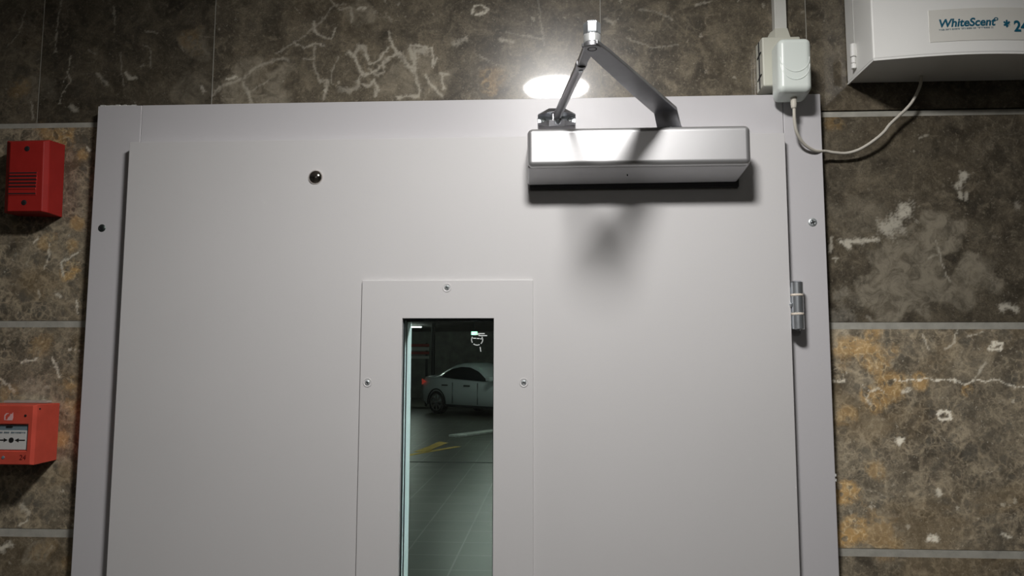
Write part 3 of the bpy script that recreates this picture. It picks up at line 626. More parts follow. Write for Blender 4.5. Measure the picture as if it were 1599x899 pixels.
# pinion and main arm
pin = Vector((.1635, -.064, 0)); elb = Vector((.0450, -.290, 0)); ZA = 1.986
bm = NB(); cyl(bm, (pin.x, pin.y, 1.955), (pin.x, pin.y, 1.9700), .0085, 24); obj('pinion', bm, M['steel'], cl, smooth=True)
d = (elb-pin).normalized(); n = Vector((-d.y, d.x, 0))
def armsec(c, w, z0, t, tilt=0.0):
    return [(*(c+n*w).xy, z0+tilt), (*(c+n*w).xy, z0+t+tilt), (*(c-n*w).xy, z0-tilt), (*(c-n*w).xy, z0+t-tilt)]
bm = NB(); secs = [armsec(pin-d*.016, .0155, 1.9635, .006), armsec(pin+d*.004, .0165, 1.9640, .006), armsec(pin+d*.020, .0160, ZA, .005), armsec(pin+d*.10, .0150, ZA, .005), armsec(elb-d*.02, .0115, ZA+.001, .005), armsec(elb+d*.007, .0095, ZA+.001, .005)]
rows = [[bm.verts.new(p) for p in s] for s in secs]
for a, b in zip(rows, rows[1:]):
    for i, j in ((0, 1), (1, 3), (3, 2), (2, 0)): bm.faces.new([a[i], a[j], b[j], b[i]])
bm.faces.new([rows[0][i] for i in (0, 1, 3, 2)]); bm.faces.new([rows[-1][i] for i in (0, 1, 3, 2)])
lathe(bm, [(0, 0), (.0098, 0), (.0098, .0056), (0, .0056)], (elb.x, elb.y, ZA-.0002), (0, 0, 1), 36)
obj('main_arm', bm, M['arm'], cl, bevel=.0012, seg=3)
# elbow: collar below, hexagon nut above
bm = NB(); lathe(bm, [(0, 0), (.0089, 0), (.0094, .0005), (.0094, .0088), (.0089, .0094), (0, .0094)], (elb.x, elb.y, ZA+.0054), (0, 0, 1), 36)
el = obj('elbow_collar', bm, pbr('collar_metal', (.72, .74, .74), .3, metal=.8), cl, smooth=True)
bm = NB(); lathe(bm, [(.0035, 0), (.0048, .0004), (.0055, 0)], (elb.x, elb.y, ZA-.0001), (0, 0, -1), 28); obj('retaining_ring', bm, M['dark'], el, smooth=True)
bm = NB(); cyl(bm, (elb.x, elb.y, ZA+.0146), (elb.x, elb.y, ZA+.0158), .0080, 24); obj('nut_gap', bm, M['dark'], el)
bm = NB(); lathe(bm, [(0, 0), (.0092, 0), (.0096, .001), (.0096, .0122), (.0082, .0136), (.0045, .0142), (.004, .0156), (0, .0163)], (elb.x, elb.y, ZA+.0156), (0, 0, 1), 6)
bmesh.ops.rotate(bm, verts=bm.verts, cent=(elb.x, elb.y, 0), matrix=Matrix.Rotation(math.radians(28), 3, 'Z'))
nut = obj('elbow_nut', bm, M['steel'], cl, bevel=.0006)
# forearm to the shoe on the frame
shoe = Vector((.0085, -.030, 1.9990)); e3 = Vector((elb.x-.001, elb.y+.004, ZA+.0085)); dd = (shoe-e3).normalized()
p_mid = e3+dd*.060
bm = NB(); side = dd.cross(Vector((0, 0, 1))).normalized(); upv = side.cross(dd)
def barsec(c, w, t): return [c+side*w+upv*t, c+side*w-upv*t, c-side*w+upv*t, c-side*w-upv*t]
hexa(bm, barsec(e3-dd*.006, .0070, .0028)+barsec(p_mid, .0052, .0040)); obj('arm_slide', bm, M['arm'], cl, bevel=.0015)
bm = NB(); lathe(bm, [(0, 0), (.0060, 0), (.0066, .001), (.0066, .010), (.0060, .0115), (.0060, (shoe-p_mid).length-.004), (.005, (shoe-p_mid).length), (0, (shoe-p_mid).length)], p_mid-dd*.004, dd, 28)
fa = obj('forearm', bm, M['arm'], cl, smooth=True)
bm = NB(); c = p_mid+dd*.004-upv*.0064; lathe(bm, [(0, 0), (.0030, 0), (.0026, .0010), (0, .0012)], c, -upv, 20); obj('adjusting_screw', bm, M['steel'], fa, smooth=True)
# shoe bracket
bx, bz = .0085, 1.9990
bm = NB(); box(bm, bx-.0275, bx+.0275, CFY-.0025, CFY, bz-.0065, bz+.0065); sb = obj('arm_shoe', bm, M['steel'], cl, bevel=.0008)
for s in (1, -1):
    bm = NB(); z0, z1 = bz+s*.0058, bz+s*.0135
    pts = [(bx-.0275, CFY-.0005, z0), (bx-.0275, CFY-.010, z0), (bx-.011, CFY-.0225, z0), (bx+.011, CFY-.0225, z0), (bx+.0275, CFY-.010, z0), (bx+.0275, CFY-.0005, z0)]
    top = [(bx-.0265, CFY-.0005, z0+s*.0022), (bx-.0265, CFY-.008, z0+s*.0022), (bx-.011, CFY-.017, z1), (bx+.011, CFY-.017, z1), (bx+.0265, CFY-.008, z0+s*.0022), (bx+.0265, CFY-.0005, z0+s*.0022)]
    a = [bm.verts.new(p) for p in pts]; b = [bm.verts.new(p) for p in top]
    bm.faces.new(a); bm.faces.new(b[::-1])
    for i in range(6): bm.faces.new([a[i], b[i], b[(i+1) % 6], a[(i+1) % 6]])
    obj('shoe_wing', bm, M['arm'], sb, bevel=.0006)
bm = NB(); cyl(bm, (bx, -.026, bz-.012), (bx, -.026, bz+.012), .0042, 24, .0006); obj('shoe_pin', bm, M['steel'], sb, smooth=True)
bm = NB(); box(bm, bx-.0066, bx+.0066, -.031, CFY, bz-.006, bz+.006); obj('shoe_clevis', bm, M['arm'], sb, bevel=.001)
for s in (-1, 1): screw('shoe_screw', bx+s*.019, CFY-.0026, bz, .0040, cl, M['screw'])
bm = NB(); lathe(bm, [(0, -.003), (.0035, -.0024), (.0045, 0)], (bx+.0015, -.0365, bz-.0095), (0, 1, 0), 20); obj('clevis_bolt', bm, M['steel'], sb, smooth=True)

cl.location = (-.0009, -.010, -.0022)

# ------------------------------------------------------------------ fire alarm sounder
al = thing('alarm_sounder', 'red rectangular alarm sounder box with slotted grille, left of the door', 'alarm sounder')
bm = NB(); yb, yc, yf = 0.0, -.034, -.0415
R_ = [[bm.verts.new(p) for p in q] for q in ([(-.8120, yb, 1.8680), (-.7428, yb, 1.8652), (-.7450, yb, 1.9785), (-.8130, yb, 1.9775)],
      [(-.8090, yc, 1.8660), (-.7413, yc, 1.8656), (-.7455, yc, 1.9758), (-.8122, yc, 1.9752)], [(-.7980, yf, 1.8668), (-.7462, yf, 1.8665), (-.7500, yf, 1.9722), (-.8008, yf, 1.9710)])]
bm.faces.new(R_[0]); bm.faces.new(R_[2][::-1])
for a, b in zip(R_, R_[1:]):
    for i in range(4): bm.faces.new([a[i], b[i], b[(i+1) % 4], a[(i+1) % 4]])
hs = obj('housing', bm, M['red'], al, bevel=.0012)
bm = NB(); box(bm, -.7985, -.7560, yf-.0008, yf+.0005, 1.8905, 1.9255); gp = obj('grille', bm, M['red'], al, bevel=.0004)
for k in range(6):
    z = 1.9240-k*.0052 if k < 5 else 1.8930
    bm = NB(); box(bm, -.7982, -.7566, yf-.0011, yf, z-.0009, z+.0009); obj('slot', bm, M['dark'], gp)
for k in range(5):
    z = 1.9214-k*.0052
    bm = NB(); box(bm, -.7982, -.7566, yf-.0016, yf, z-.0012, z+.0012); obj('slat', bm, M['red'], gp, bevel=.0003)
for z, x in ((1.9606, -.7745), (1.8797, -.7738)):
    bm = NB(); lathe(bm, [(0, -.0006), (.0030, -.0006), (.0040, -.0003), (.0042, .001)], (x, yf, z), (0, 1, 0), 24); h = obj('screw_hole', bm, M['dark'], al, smooth=True)
    bm = NB(); lathe(bm, [(0, -.0008), (.0022, -.0009), (.0026, 0)], (x, yf-.0002, z), (0, 1, 0), 16); obj('recessed_screw', bm, pbr('dull_screw', (.08, .08, .08), .4, metal=.8), h, smooth=True)

# ------------------------------------------------------------------ manual call point
cpn = thing('manual_call_point', 'square red break glass call point box on the wall, below the alarm sounder', 'call point')
cy_ = -.055
bm = NB(); x0, x1, z0, z1 = -.8145, -.7285, 1.5030, 1.5870
R_ = [[bm.verts.new(p) for p in q] for q in ([(x0, 0, z0+.0005), (x1, 0, z0+.0005), (x1, 0, z1-.0005), (x0, 0, z1-.0005)], [(x0, -.050, z0), (x1+.0015, -.050, z0), (x1+.0015, -.050, z1), (x0, -.050, z1)],
      [(x0+.003, cy_, z0+.0012), (x1-.0015, cy_, z0+.0012), (x1-.0015, cy_, z1-.0012), (x0+.003, cy_, z1-.0012)])]
bm.faces.new(R_[0])
for a, b in zip(R_, R_[1:]):
    for i in range(4): bm.faces.new([a[i], b[i], b[(i+1) % 4], a[(i+1) % 4]])
inner = [(-.8070, cy_, 1.5225), (-.7352, cy_, 1.5225), (-.7352, cy_, 1.5600), (-.8070, cy_, 1.5600)]
inn2 = [(p[0]+(.0012 if p[0] < -.77 else -.0012), -.051, p[2]+(.001 if p[2] < 1.54 else -.001)) for p in inner]
a = [bm.verts.new(p) for p in inner]; b = [bm.verts.new(p) for p in inn2]; o_ = R_[2]
for i in range(4):
    j = (i+1) % 4; bm.faces.new([o_[i], o_[j], a[j], a[i]]); bm.faces.new([a[i], a[j], b[j], b[i]])
bm.faces.new(b)
obj('housing', bm, M['red2'], cpn, bevel=.0008)
bm = NB(); box(bm, -.8055, -.7365, -.0516, -.0512, 1.5240, 1.5585); rim = obj('window_rim', bm, M['ink_grey'], cpn)
bm = NB(); box(bm, -.8040, -.7385, -.0524, -.0516, 1.5245, 1.5510); pn = obj('press_panel', bm, M['pale'], cpn); pn['label'] = 'white press panel with arrows'
bm = NB(); cyl(bm, (-.7605, -.0529, 1.5376), (-.7605, -.0523, 1.5376), .0036, 24); obj('black_dot', bm, M['black'], pn)
def arrow(xt, xs, z, name):
    s = 1 if xs > xt else -1; y = -.0529
    bm = NB(); prism(bm, [(xt, y, z), (xt+s*.0058, y, z+.0027), (xt+s*.0052, y, z+.0007), (xs, y, z+.0007), (xs, y, z-.0007), (xt+s*.0052, y, z-.0007), (xt+s*.0058, y, z-.0027)], (0, .0006, 0))
    return obj(name, bm, M['black'], pn)
arrow(-.7552, -.7405, 1.5376, 'black_arrow'); arrow(-.7658, -.7805, 1.5376, 'black_arrow')
random.seed(9); bm = NB(); x = -.7990
while x < -.7405:
    ww = random.uniform(.0010, .0019); y = -.0529
    box(bm, x, x+.0005, y, y+.0005, 1.5470, 1.5490); box(bm, x, x+ww, y, y+.0005, 1.5485, 1.5490)
    if random.random() < .4: box(bm, x+ww-.0004, x+ww, y, y+.0005, 1.5470, 1.5490)
    x += ww+(.0006 if random.random() < .8 else .0024)
obj('small_lettering', bm, M['ink_grey'], pn)
bm = NB(); box(bm, -.7690, -.7600, -.0530, -.0516, 1.5555, 1.5570); obj('key_slot', bm, M['black'], cpn)
# hand and flame pictogram
bm = NB(); y = cy_-.0003
prism(bm, [(-.7710, y, 1.5655), (-.7695, y, 1.5655), (-.7695, y, 1.5710), (-.7672, y, 1.5738), (-.7648, y, 1.5742), (-.7650, y, 1.5752), (-.7685, y, 1.5752), (-.7710, y, 1.5722)], (0, .0004, 0))
prism(bm, [(-.7668, y, 1.5652), (-.7590, y, 1.5652), (-.7580, y, 1.5690), (-.7586, y, 1.5765), (-.7605, y, 1.5735), (-.7618, y, 1.5745), (-.7632, y, 1.5712), (-.7655, y, 1.5690)], (0, .0004, 0))
prism(bm, [(-.7700, y, 1.5655), (-.7672, y, 1.5655), (-.7672, y, 1.5662), (-.7700, y, 1.5662)], (0, .0004, 0))
obj('pictogram', bm, M['pink'], cpn)
bm = NB(); lathe(bm, [(0, -.0007), (.0016, -.0006), (.0020, .0005)], (-.7402, cy_, 1.5718), (0, 1, 0), 20); obj('screw_hole', bm, M['black'], cpn)
bm = NB(); lathe(bm, [(0, -.0009), (.0020, -.0006), (.0024, .0005)], (-.7688, cy_, 1.5138), (0, 1, 0), 20); obj('test_key_hole', bm, M['ink_grey'], cpn)
bm = NB(); cyl(bm, (-.7271, -.045, 1.5808), (-.7264, -.045, 1.5808), .0013, 16); obj('side_hole', bm, M['black'], cpn)
text_mesh('handwritten_number', '24', .0098, M['pencil'], cpn, (-.7455, cy_-.0002, 1.5108), shear=.1)
bm = NB(); box(bm, -.806, -.741, -.012, -.0005, 1.5872, 1.5905); obj('back_plate_rim', bm, M['grout'], cpn)

# ------------------------------------------------------------------ socket, trunking, adapter, cable
tr = thing('cable_trunking', 'white plastic cable trunking running down to the wall socket', 'cable trunking')
bm = NB(); box(bm, .3262, .3436, -.014, 0, 2.1300, CEIL); obj('trunk', bm, M['white_pl'], tr, bevel=.0012)
bm = NB(); hexa(bm, [(.3245, -.020, 2.1130), (.3262, -.0155, 2.1330), (.3120, 0, 2.1130), (.3225, 0, 2.1330), (.3475, -.020, 2.1130), (.3440, -.0155, 2.1330), (.3475, 0, 2.1130), (.3440, 0, 2.1330)]); obj('end_adaptor', bm, M['socket'], tr, bevel=.0012)
so = thing('wall_socket', 'cream surface mounted wall socket half hidden behind the white adapter', 'wall socket')
bm = NB(); hexa(bm, [(.3020, -.031, 2.0405), (.3020, -.031, 2.1130), (.3010, 0, 2.0385), (.3010, 0, 2.1130), (.3560, -.031, 2.0405), (.3560, -.031, 2.1130), (.3560, 0, 2.0385), (.3560, 0, 2.1130)]); so1 = obj('socket_box', bm, M['socket'], so, bevel=.0022)
bm = NB(); box(bm, .3004, .3020, -.018, -.016, 2.0410, 2.1110); obj('seam', bm, M['dark'], so)
for z in (2.0560, 2.0890):
    bm = NB(); hexa(bm, [(.3002, -.026, z+.0030), (.3002, -.026, z+.0042), (.3002, -.008, z-.001), (.3002, -.008, z+.0002), (.3022, -.026, z+.0030), (.3022, -.026, z+.0042), (.3022, -.008, z-.001), (.3022, -.008, z+.0002)]); obj('clip_slot', bm, M['dark'], so)
ad = thing('power_adapter', 'white plug in power adapter with a cable, left of the dispenser', 'power adapter')
bm = NB(); hexa(bm, [(.3120, -.070, 2.0180), (.3130, -.070, 2.0945), (.3125, -.0312, 2.0130), (.3130, -.0312, 2.0960), (.3575, -.070, 2.0180), (.3580, -.070, 2.0945), (.3575, -.0312, 2.0130), (.3580, -.0312, 2.0960)])
ab = obj('adapter_body', bm, M['adapter'], ad, bevel=.0085, seg=6)
# curved relief steps on the face
for k, (zc, hh, t) in enumerate(((2.0670, .0215, .0014), (2.0570, .0225, .0010))):
    bm = NB(); pts = []
    cxm = .3352
    for i in range(29):
        a = math.pi*i/28; pts.append((cxm-.0195*math.cos(a), -.0699+.0022*abs(math.cos(a))**6, zc-hh*math.sin(a)))
    tube(bm, pts, .0009, 8); obj('curved_ridge', bm, M['adapter'], ab, smooth=True)
bm = NB(); lathe(bm, [(0, 0), (.0044, 0), (.0046, .002), (.0040, .0035), (.0046, .005), (.0040, .0065), (.0044, .008), (.0038, .0095), (.0043, .011), (.0037, .0125), (.0040, .014), (.0030, .0165), (0, .0165)], (.3372, -.050, 2.0172), (.0, 0, -1), 24)
obj('strain_relief', bm, M['cable'], ad, smooth=True)
bm = NB()
cord = spline([(.3372, -.050, 2.004), (.3376, -.0495, 1.998), (.3385, -.047, 1.984), (.3428, -.042, 1.9680), (.3545, -.034, 1.9545), (.3720, -.026, 1.9466), (.3900, -.018, 1.9478), (.4020, -.016, 1.9463), (.4195, -.014, 1.9457), (.4350, -.016, 1.9492), (.4485, -.018, 1.9563),
    (.4610, -.020, 1.9652), (.4715, -.020, 1.9745), (.4800, -.020, 1.9850), (.4940, -.020, 1.9982), (.5060, -.022, 2.0100), (.5140, -.024, 2.0220), (.5215, -.026, 2.0390), (.5235, -.0275, 2.0528)], 10)
tube(bm, cord, .0022, 12); obj('cable', bm, M['cable'], ad, smooth=True)

# ------------------------------------------------------------------ scent dispenser
di = thing('scent_dispenser', 'large white scent dispenser box with blue lettering at the top right', 'scent dispenser')
DX0, DX1, DZ0, DZ1 = .4315, .7050, 2.0535, 2.2900
def fy(x):   # gently bowed front
    t = (x-DX0)/(DX1-DX0); return -.088-.016*math.sin(math.pi*t)
bm = NB(); NX = 24
xs = [DX0+(DX1-DX0)*i/NX for i in range(NX+1)]
outl = [(DX0, -.0005)]+[(x, fy(x)) for x in xs]+[(DX1, -.0005)]
prism(bm, [(x, y, DZ0) for x, y in outl], (0, 0, DZ1-DZ0)); db = obj('housing', bm, M['disp'], di, bevel=.0022)
# rim around the underside, with the recessed dark bottom inside
bm = NB(); ins = [(DX0+.0022, -.003)]+[(DX0+.0022+(DX1-DX0-.0044)*i/NX, fy(xs[i])+.0032) for i in range(NX+1)]+[(DX1-.0022, -.003)]
va = [bm.verts.new((x, y, DZ0-.0022)) for x, y in outl]; vb = [bm.verts.new((x, y, DZ0-.0022)) for x, y in ins]; vc = [bm.verts.new((x, y, DZ0+.0005)) for x, y in outl]; vd = [bm.verts.new((x, y, DZ0+.0005)) for x, y in ins]
k_ = len(outl)
for i in range(k_-1):
    j = i+1
    bm.faces.new([va[i], va[j], vb[j], vb[i]]); bm.faces.new([va[i], vc[i], vc[j], va[j]]); bm.faces.new([vb[i], vb[j], vd[j], vd[i]])
obj('bottom_rim', bm, M['disp'], di)
bm = NB(); box(bm, DX0-.0006, DX0+.001, -.0305, -.0295, 2.098, DZ1-.002); obj('side_seam', bm, M['pale'], di)
bm = NB(); cyl(bm, (DX0-.0035, -.033, 2.0800), (DX0-.0035, -.033, 2.0985), .0042, 24, .0004); lk = obj('latch', bm, M['disp'], di, smooth=True)
bm = NB(); cyl(bm, (DX0-.0035, -.033, 2.0708), (DX0-.0035, -.033, 2.0792), .0033, 24, .0003); obj('latch_collar', bm, M['disp'], lk, smooth=True)
bm = NB(); cyl(bm, (DX0-.0035, -.033, 2.0625), (DX0-.0035, -.033, 2.0700), .0035, 24, .0004); obj('latch_foot', bm, M['disp'], lk, smooth=True)
# curved sticker
bm = NB(); lx = [.5005+(.690-.5005)*i/20 for i in range(21)]
vv = [[bm.verts.new((x, fy(x)-dy, z)) for x in lx] for dy in (.0006, -.0005) for z in (2.0700, 2.1140)]
for i in range(20):
    bm.faces.new([vv[0][i], vv[0][i+1], vv[1][i+1], vv[1][i]]); bm.faces.new([vv[0][i], vv[2][i], vv[2][i+1], vv[0][i+1]]); bm.faces.new([vv[1][i], vv[1][i+1], vv[3][i+1], vv[3][i]])
bm.faces.new([vv[0][0], vv[1][0], vv[3][0], vv[2][0]]); bm.faces.new([vv[0][20], vv[1][20], vv[3][20], vv[2][20]])
lb = obj('sticker', bm, M['label'], di); lb['label'] = 'pale sticker with teal lettering'
def on_front(o):   # lay a flat text on the bowed front
    for v in o.data.vertices: v.co.y = v.co.y + fy(o.location.x+v.co.x)-.0009
    return o
t1 = text_mesh('lettering', 'WhiteScent', .0153, M['ink'], lb, (.5112, 0, 2.0896), shear=.18, offset=.00038, sx=.965, extrude=.0001); on_front(t1)
t2 = text_mesh('lettering', '* 24', .0205, M['ink'], lb, (.5935, 0, 2.0815), offset=.0006, sx=.92, extrude=.0001); on_front(t2)
bm = NB(); c0 = (.5838, 0, 2.0982)
rg = []
for k in range(24):
    a = 2*math.pi*k/24; rg.append([bm.verts.new((c0[0]+math.cos(a)*r*1.2, fy(c0[0])-.0010, c0[2]+math.sin(a)*r)) for r in (.0012, .0022)])
for k in range(24): bm.faces.new([rg[k][0], rg[k][1], rg[(k+1) % 24][1], rg[(k+1) % 24][0]])
obj('ring_mark', bm, M['ink'], lb)
random.seed(5); bm = NB(); x = .5118
while x < .5800:
    ww = random.uniform(.0008, .0014); h = .0019; zb = 2.0850+(x-.5118)*.012; th = .00042; bold = x > .568
    def bx_(a, b, c, d_):
        v = [bm.verts.new((q, fy(q)-.0010, z)) for q, z in ((a, c), (b, c), (b, d_), (a, d_))]; bm.faces.new(v)
    bx_(x, x+ww, zb+h-th, zb+h)
    if random.random() < .75: bx_(x+ww-th, x+ww, zb, zb+h)
    if random.random() < .45: bx_(x, x+th, zb, zb+h)
    if random.random() < .35 or bold: bx_(x, x+ww, zb, zb+th)
    x += ww+(.0005 if random.random() < .84 else .0016)
obj('small_lettering', bm, M['ink'], lb)

# ------------------------------------------------------------------ lobby lamps
def downlight(x, y, r, glow, label, power_mat):
    t = thing('ceiling_downlight', label, 'ceiling light')
    bm = NB(); lathe(bm, [(r, 0), (r+.004, -.004), (r+.012, -.003), (r+.014, 0)], (0, 0, 0), (0, 0, 1), 48); obj('trim_ring', bm, M['lamp_trim'], t, smooth=True)
    bm = NB(); lathe(bm, [(0, 0), (r, 0)], (0, 0, -.0025), (0, 0, 1), 48); obj('diffuser', bm, power_mat, t)
    t.location = (x, y, CEIL-.0005); return t
downlight(.0120, LAMP_Y, .0765, None, 'bright round downlight in the ceiling close in front of the door', M['lamp'])
FL = [(.25, -1.9, 'unseen fill downlight added in the ceiling, further from the door'), (-.35, -3.0, 'unseen fill downlight added in the ceiling at the back of the lobby')]  # added out of view, for fill light and reflections in the metal
for x, y, lb_ in FL: downlight(x, y, .07, None, lb_, M['lamp_b'])

# ------------------------------------------------------------------ car park behind the door
GX0, GX1, GY1, GH = -9.0, 3.5, 32.0, 2.95
bm = NB(); box(bm, GX0, GX1, .16, GY1, -.1, 0); struct('floor_car_park', bm, M['tiles'], 'dark tiled car park floor seen through the door glass')
bm = NB(); box(bm, GX0, GX1, .16, GY1, GH, GH+.1); struct('ceiling_car_park', bm, M['concrete'], 'dark car park ceiling seen through the door glass')
bm = NB(); box(bm, GX0-.1, GX0, .16, GY1, 0, GH); struct('wall_car_park_left', bm, M['concrete'], 'left wall of the car park')
bm = NB(); box(bm, GX1, GX1+.1, .16, GY1, 0, GH); struct('wall_car_park_right', bm, M['concrete'], 'right wall of the car park')
bm = NB(); box(bm, GX0, GX1, GY1, GY1+.1, 0, GH); struct('wall_car_park_end', bm, M['concrete'], 'far end wall of the car park')
bm = NB(); box(bm, GX0, GX1, 11.12, 11.20, .0, .004); struct('trim_8', bm, M['pipe'], 'dark expansion joint across the car park floor')
def strip_line(name, p, q, wd, h, mat):
    p = Vector((*p, 0)); q = Vector((*q, 0)); d_ = (q-p).normalized(); n2 = Vector((-d_.y, d_.x, 0))*wd/2
    bm = NB(); prism(bm, [p-n2, q-n2, q+n2, p+n2], (0, 0, h)); return bm
bm = strip_line('kerb', (-2.13, 15.1), (.3, 19.0), .30, .05, None); struct('trim_9', bm, M['kerb'], 'pale kerb below the parked white car', bevel=.01)
bm = strip_line('line', (-3.6, 9.9), (-1.82, 13.37), .13, .004, None); struct('trim_10', bm, M['yellow'], 'yellow painted floor line in the car park')
bm = NB(); prism(bm, [(-2.52, 12.5, 0), (-2.26, 12.5, 0), (-2.20, 13.3, 0), (-2.10, 14.0, 0), (-2.32, 14.2, 0), (-2.40, 13.3, 0)], (0, 0, .004)); struct('trim_11', bm, M['yellow'], 'yellow painted floor mark beside the line')
# tubes
def tube_light(x, y, label):
    t = thing('tube_light', label, 'ceiling light', group='fluorescent tube lights in the car park')
    bm = NB(); box(bm, -.62, .62, -.06, .06, -.04, 0); obj('tube_housing', bm, M['kerb'], t, bevel=.005)
    bm = NB(); cyl(bm, (-.58, 0, -.058), (.58, 0, -.058), .018, 12); obj('glowing_tube', bm, M['tube'], t, smooth=True)
    t.location = (x, y, GH); return t
SPOTS = [(2.4, 1.6, 'nearest the door, on its right, unseen and added for light'), (1.6, 5.5, 'a few steps behind the door'), (-3.2, 8.0, 'left of the walkway'), (1.0, 10.0, 'right of the walkway'), (-1.6, 14.0, 'above the pale kerb'),  # first tube is out of view, added to light the window reveal
         (-5.5, 15.0, 'left of the pale kerb'), (-1.2, 18.4, 'in front of the parked car'), (-5.45, 26.3, 'far off, above the striped barrier')]
first = None
for x, y, where in SPOTS:
    lb_ = 'fluorescent tube light on the car park ceiling, ' + where
    if first is None: first = tube_light(x, y, lb_)
    else: copy_thing(first, (x, y, GH), lb_)
t = thing('added_reveal_light', 'unseen square lamp added just behind the door to light the window reveal', 'ceiling light')  # added lamp, out of view, brightens the left side of the window opening
bm = NB(); box(bm, .27, .45, .39, .57, 2.13, 2.17); obj('lamp_housing', bm, M['kerb'], t, bevel=.005)
bm = NB(); box(bm, .28, .44, .40, .56, 2.120, 2.13); obj('lamp_panel', bm, M['near'], t)
for x in (.30, .42):
    bm = NB(); cyl(bm, (x, .48, 2.17), (x, .48, GH), .004, 8); obj('rod', bm, M['pipe'], t)
settle(t, (.36, .48, GH))
t = thing('exit_sign', 'small glowing green exit light far off in the car park', 'exit sign')
bm = NB(); box(bm, -2.50, -2.32, 21.8, 21.86, 2.45, 2.55); obj('sign_face', bm, M['exit'], t, bevel=.004)
bm = NB(); cyl(bm, (-2.41, 21.83, 2.55), (-2.41, 21.83, GH), .01, 8); obj('hanger', bm, M['pipe'], t)
settle(t, (-2.41, 21.83, GH))
bm = NB(); cyl(bm, (-4.12, 24.5, 0), (-4.12, 24.5, GH), .065, 20); tag(obj('drain_pipe', bm, M['pipe'], smooth=True), 'dark vertical pipe standing behind the white car', 'pipe')
t = thing('striped_barrier', 'red and white striped boards left of the dark pipe in the car park', 'barrier')
for z0, z1, mm in ((1.72, 1.82, 'stripe_white'), (1.88, 1.98, 'stripe_red'), (2.02, 2.14, 'stripe_white'), (2.16, 2.26, 'stripe_red')):
    bm = NB(); box(bm, -5.6, -4.5, 25.9, 25.95, z0, z1); obj('board', bm, M[mm], t)
for x in (-5.5, -4.6):
    bm = NB(); box(bm, x-.04, x+.04, 25.96, 26.02, 0, 2.3); obj('post', bm, M['pipe'], t)
settle(t, (-5.05, 25.95, 0))

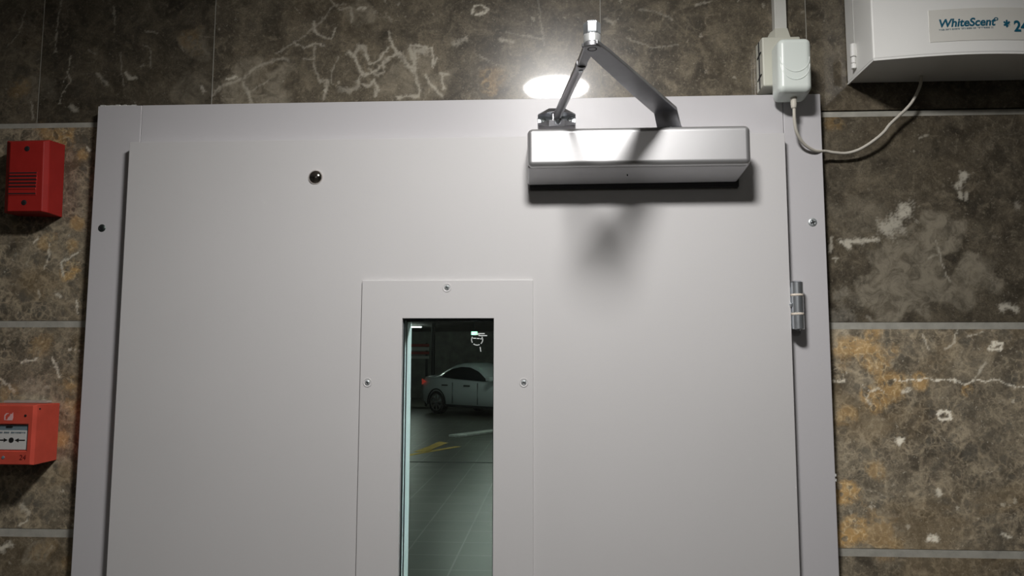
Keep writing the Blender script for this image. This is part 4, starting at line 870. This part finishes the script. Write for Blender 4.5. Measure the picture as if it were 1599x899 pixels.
# the white car
def lerp_tab(tab, s):
    for a, b in zip(tab, tab[1:]):
        if s <= b[0]: t = (s-a[0])/(b[0]-a[0]); return [u+(v-u)*t for u, v in zip(a[1:], b[1:])]
    return list(tab[-1][1:])
def loft(bm, secs):
    rows = [[bm.verts.new(p) for p in s] for s in secs]; n_ = len(rows[0])
    for a, b in zip(rows, rows[1:]):
        for k in range(n_): bm.faces.new([a[k], a[(k+1) % n_], b[(k+1) % n_], b[k]])
    bm.faces.new(rows[0]); bm.faces.new(rows[-1][::-1])
def make_car():
    t = thing('parked_car', 'white saloon car parked far behind the door glass', 'car')
    # s along the length from the tail: (shoulder z, half width, sill z)
    low = [(0, .80, .62, .42), (.06, .96, .76, .30), (.25, 1.05, .84, .25), (.8, 1.04, .90, .24), (1.6, .98, .91, .22), (2.6, .94, .91, .22), (3.3, .92, .90, .22), (3.9, .84, .87, .23), (4.35, .74, .78, .25), (4.55, .62, .66, .32), (4.6, .55, .55, .38)]
    secs = []
    for i in range(41):
        s = 4.6*i/40; zt, hw, zb = lerp_tab(low, s)
        half = [(0, zb), (hw*.86, zb), (hw*.97, zb+.10), (hw, (zb+zt)/2), (hw*.985, zt-.13), (hw*.90, zt-.01), (hw*.70, zt+.03), (0, zt+.05)]
        secs.append([(s, y, z) for y, z in half]+[(s, -y, z) for y, z in reversed(half[1:-1])])
    bm = NB(); loft(bm, secs); obj('body', bm, M['car'], t, smooth=True)
    roof = [(.55, 1.04, .70), (.9, 1.22, .64), (1.3, 1.39, .60), (1.65, 1.445, .585), (2.0, 1.43, .585), (2.35, 1.32, .60), (2.7, 1.13, .66), (3.05, .95, .72), (3.45, .90, .72)]
    belt = lambda s: lerp_tab(low, s)[0]
    secs = []
    for i in range(31):
        s = .55+2.9*i/30; zr, hw = lerp_tab(roof, s); zb = belt(s)-.05; hb = .84
        half = [(0, zb), (hb, zb), (hb-.02, zb+.05), (hw+.03, max(zr-.07, zb+.06)), (hw*.88, max(zr-.01, zb+.07)), (0, zr+.02)]
        secs.append([(s, y, z) for y, z in half]+[(s, -y, z) for y, z in reversed(half[1:-1])])
    bm = NB(); loft(bm, secs); obj('roof_cabin', bm, M['car'], t, smooth=True)
    for sd in (1, -1):
        bm = NB(); a = []; b = []
        for i in range(25):
            s = .95+1.90*i/24; zr, hw = lerp_tab(roof, s); z0 = belt(s)+.015; z1 = max(zr-.115, z0+.004)
            f = (z1-(z0-.015))/max(.05, (zr-.07)-(belt(s))); 
            ya = .835; yb_ = .82+(hw+.03-.82)*min(1, f)
            a.append((s, sd*(ya+.006), z0)); b.append((s, sd*(yb_+.010), z1))
        va_ = [bm.verts.new(p) for p in a]; vb_ = [bm.verts.new(p) for p in b]; vc_ = [bm.verts.new((p[0], p[1]-sd*.03, p[2])) for p in a]; vd_ = [bm.verts.new((p[0], p[1]-sd*.03, p[2])) for p in b]
        for i in range(24):
            bm.faces.new([va_[i], va_[i+1], vb_[i+1], vb_[i]]); bm.faces.new([vc_[i], vd_[i], vd_[i+1], vc_[i+1]]); bm.faces.new([va_[i], vc_[i], vc_[i+1], va_[i+1]]); bm.faces.new([vb_[i], vb_[i+1], vd_[i+1], vd_[i]])
        obj('side_window', bm, M['car_glass'], t)
        for s0 in (.88, 3.62):
            bm = NB(); yo = sd*.905; r = .335
            lathe(bm, [(.20, .02), (.22, .0), (r-.02, 0), (r, .03), (r, .17), (r-.02, .2), (.2, .2)], (s0, yo, r), (0, -sd, 0), 36)
            wh = obj('wheel', bm, M['tyre'], t, smooth=True)
            bm = NB(); lathe(bm, [(.055, -.015), (.06, .0), (.05, .02)], (s0, yo, r), (0, -sd, 0), 20); lathe(bm, [(.215, .0), (.235, -.006), (.24, .01)], (s0, yo, r), (0, -sd, 0), 36)
            for k in range(8):
                a_ = 2*math.pi*k/8; c_, s_ = math.cos(a_), math.sin(a_)
                pts = [(s0+c_*.04-s_*.022, yo-sd*-.008, r+s_*.04+c_*.022), (s0+c_*.225-s_*.030, yo, r+s_*.225+c_*.030), (s0+c_*.225+s_*.030, yo, r+s_*.225-c_*.030), (s0+c_*.04+s_*.022, yo-sd*-.008, r+s_*.04-c_*.022)]
                prism(bm, pts, (0, -sd*.03, 0))
            obj('rim', bm, M['rim'], wh)
            bm = NB(); lathe(bm, [(.345, 0), (.385, -.0), (.385, .02), (.345, .02)], (s0, sd*.912, r), (0, -sd, 0), 40)
            # keep only the upper part of the arch
            bmesh.ops.bisect_plane(bm, geom=bm.verts[:]+bm.edges[:]+bm.faces[:], plane_co=(0, 0, .26), plane_no=(0, 0, 1), clear_inner=True)
            obj('wheel_arch', bm, M['tyre'], t)
        bm = NB(); prism(bm, [(.02, sd*.70, .80), (.20, sd*.86, .83), (.42, sd*.895, .90), (.22, sd*.865, .985), (.03, sd*.72, .95)], (0, sd*.012, 0)); obj('tail_lamp', bm, M['tail'], t)
        for s0 in (1.12, 2.02):
            bm = NB(); box(bm, s0, s0+.24, sd*.915-.012, sd*.915+.012, .80, .835); obj('door_handle', bm, M['pipe'], t, bevel=.006)
        for s0 in (1.55, 2.55):
            bm = NB(); box(bm, s0, s0+.012, sd*.905-.008, sd*.905+.008, .32, .90); obj('door_gap', bm, M['pipe'], t)
        bm = NB(); box(bm, 3.02, 3.20, min(sd*.88, sd*1.08), max(sd*.88, sd*1.08), .96, 1.09); obj('wing_mirror', bm, M['car'], t, bevel=.03)
        bm = NB(); box(bm, 1.25, 3.25, sd*.885-.02, sd*.885+.02, .225, .29); obj('sill_trim', bm, M['pipe'], t)
    bm = NB(); box(bm, .05, .07, -.26, .26, .62, .73); obj('number_plate', bm, M['pale'], t)
    return t
car = make_car()
ca = math.radians(-40); K = 1.10
car.scale = (K, K, K); car.rotation_euler = (0, 0, ca)
# rear near wheel stands at (-3.62, 22.1)
off = Matrix.Rotation(ca, 3, 'Z') @ Vector((.88*K, -.905*K, 0))
car.location = (-3.62-off.x, 22.1-off.y, 0)
sc['note'] = ''
del sc['note']
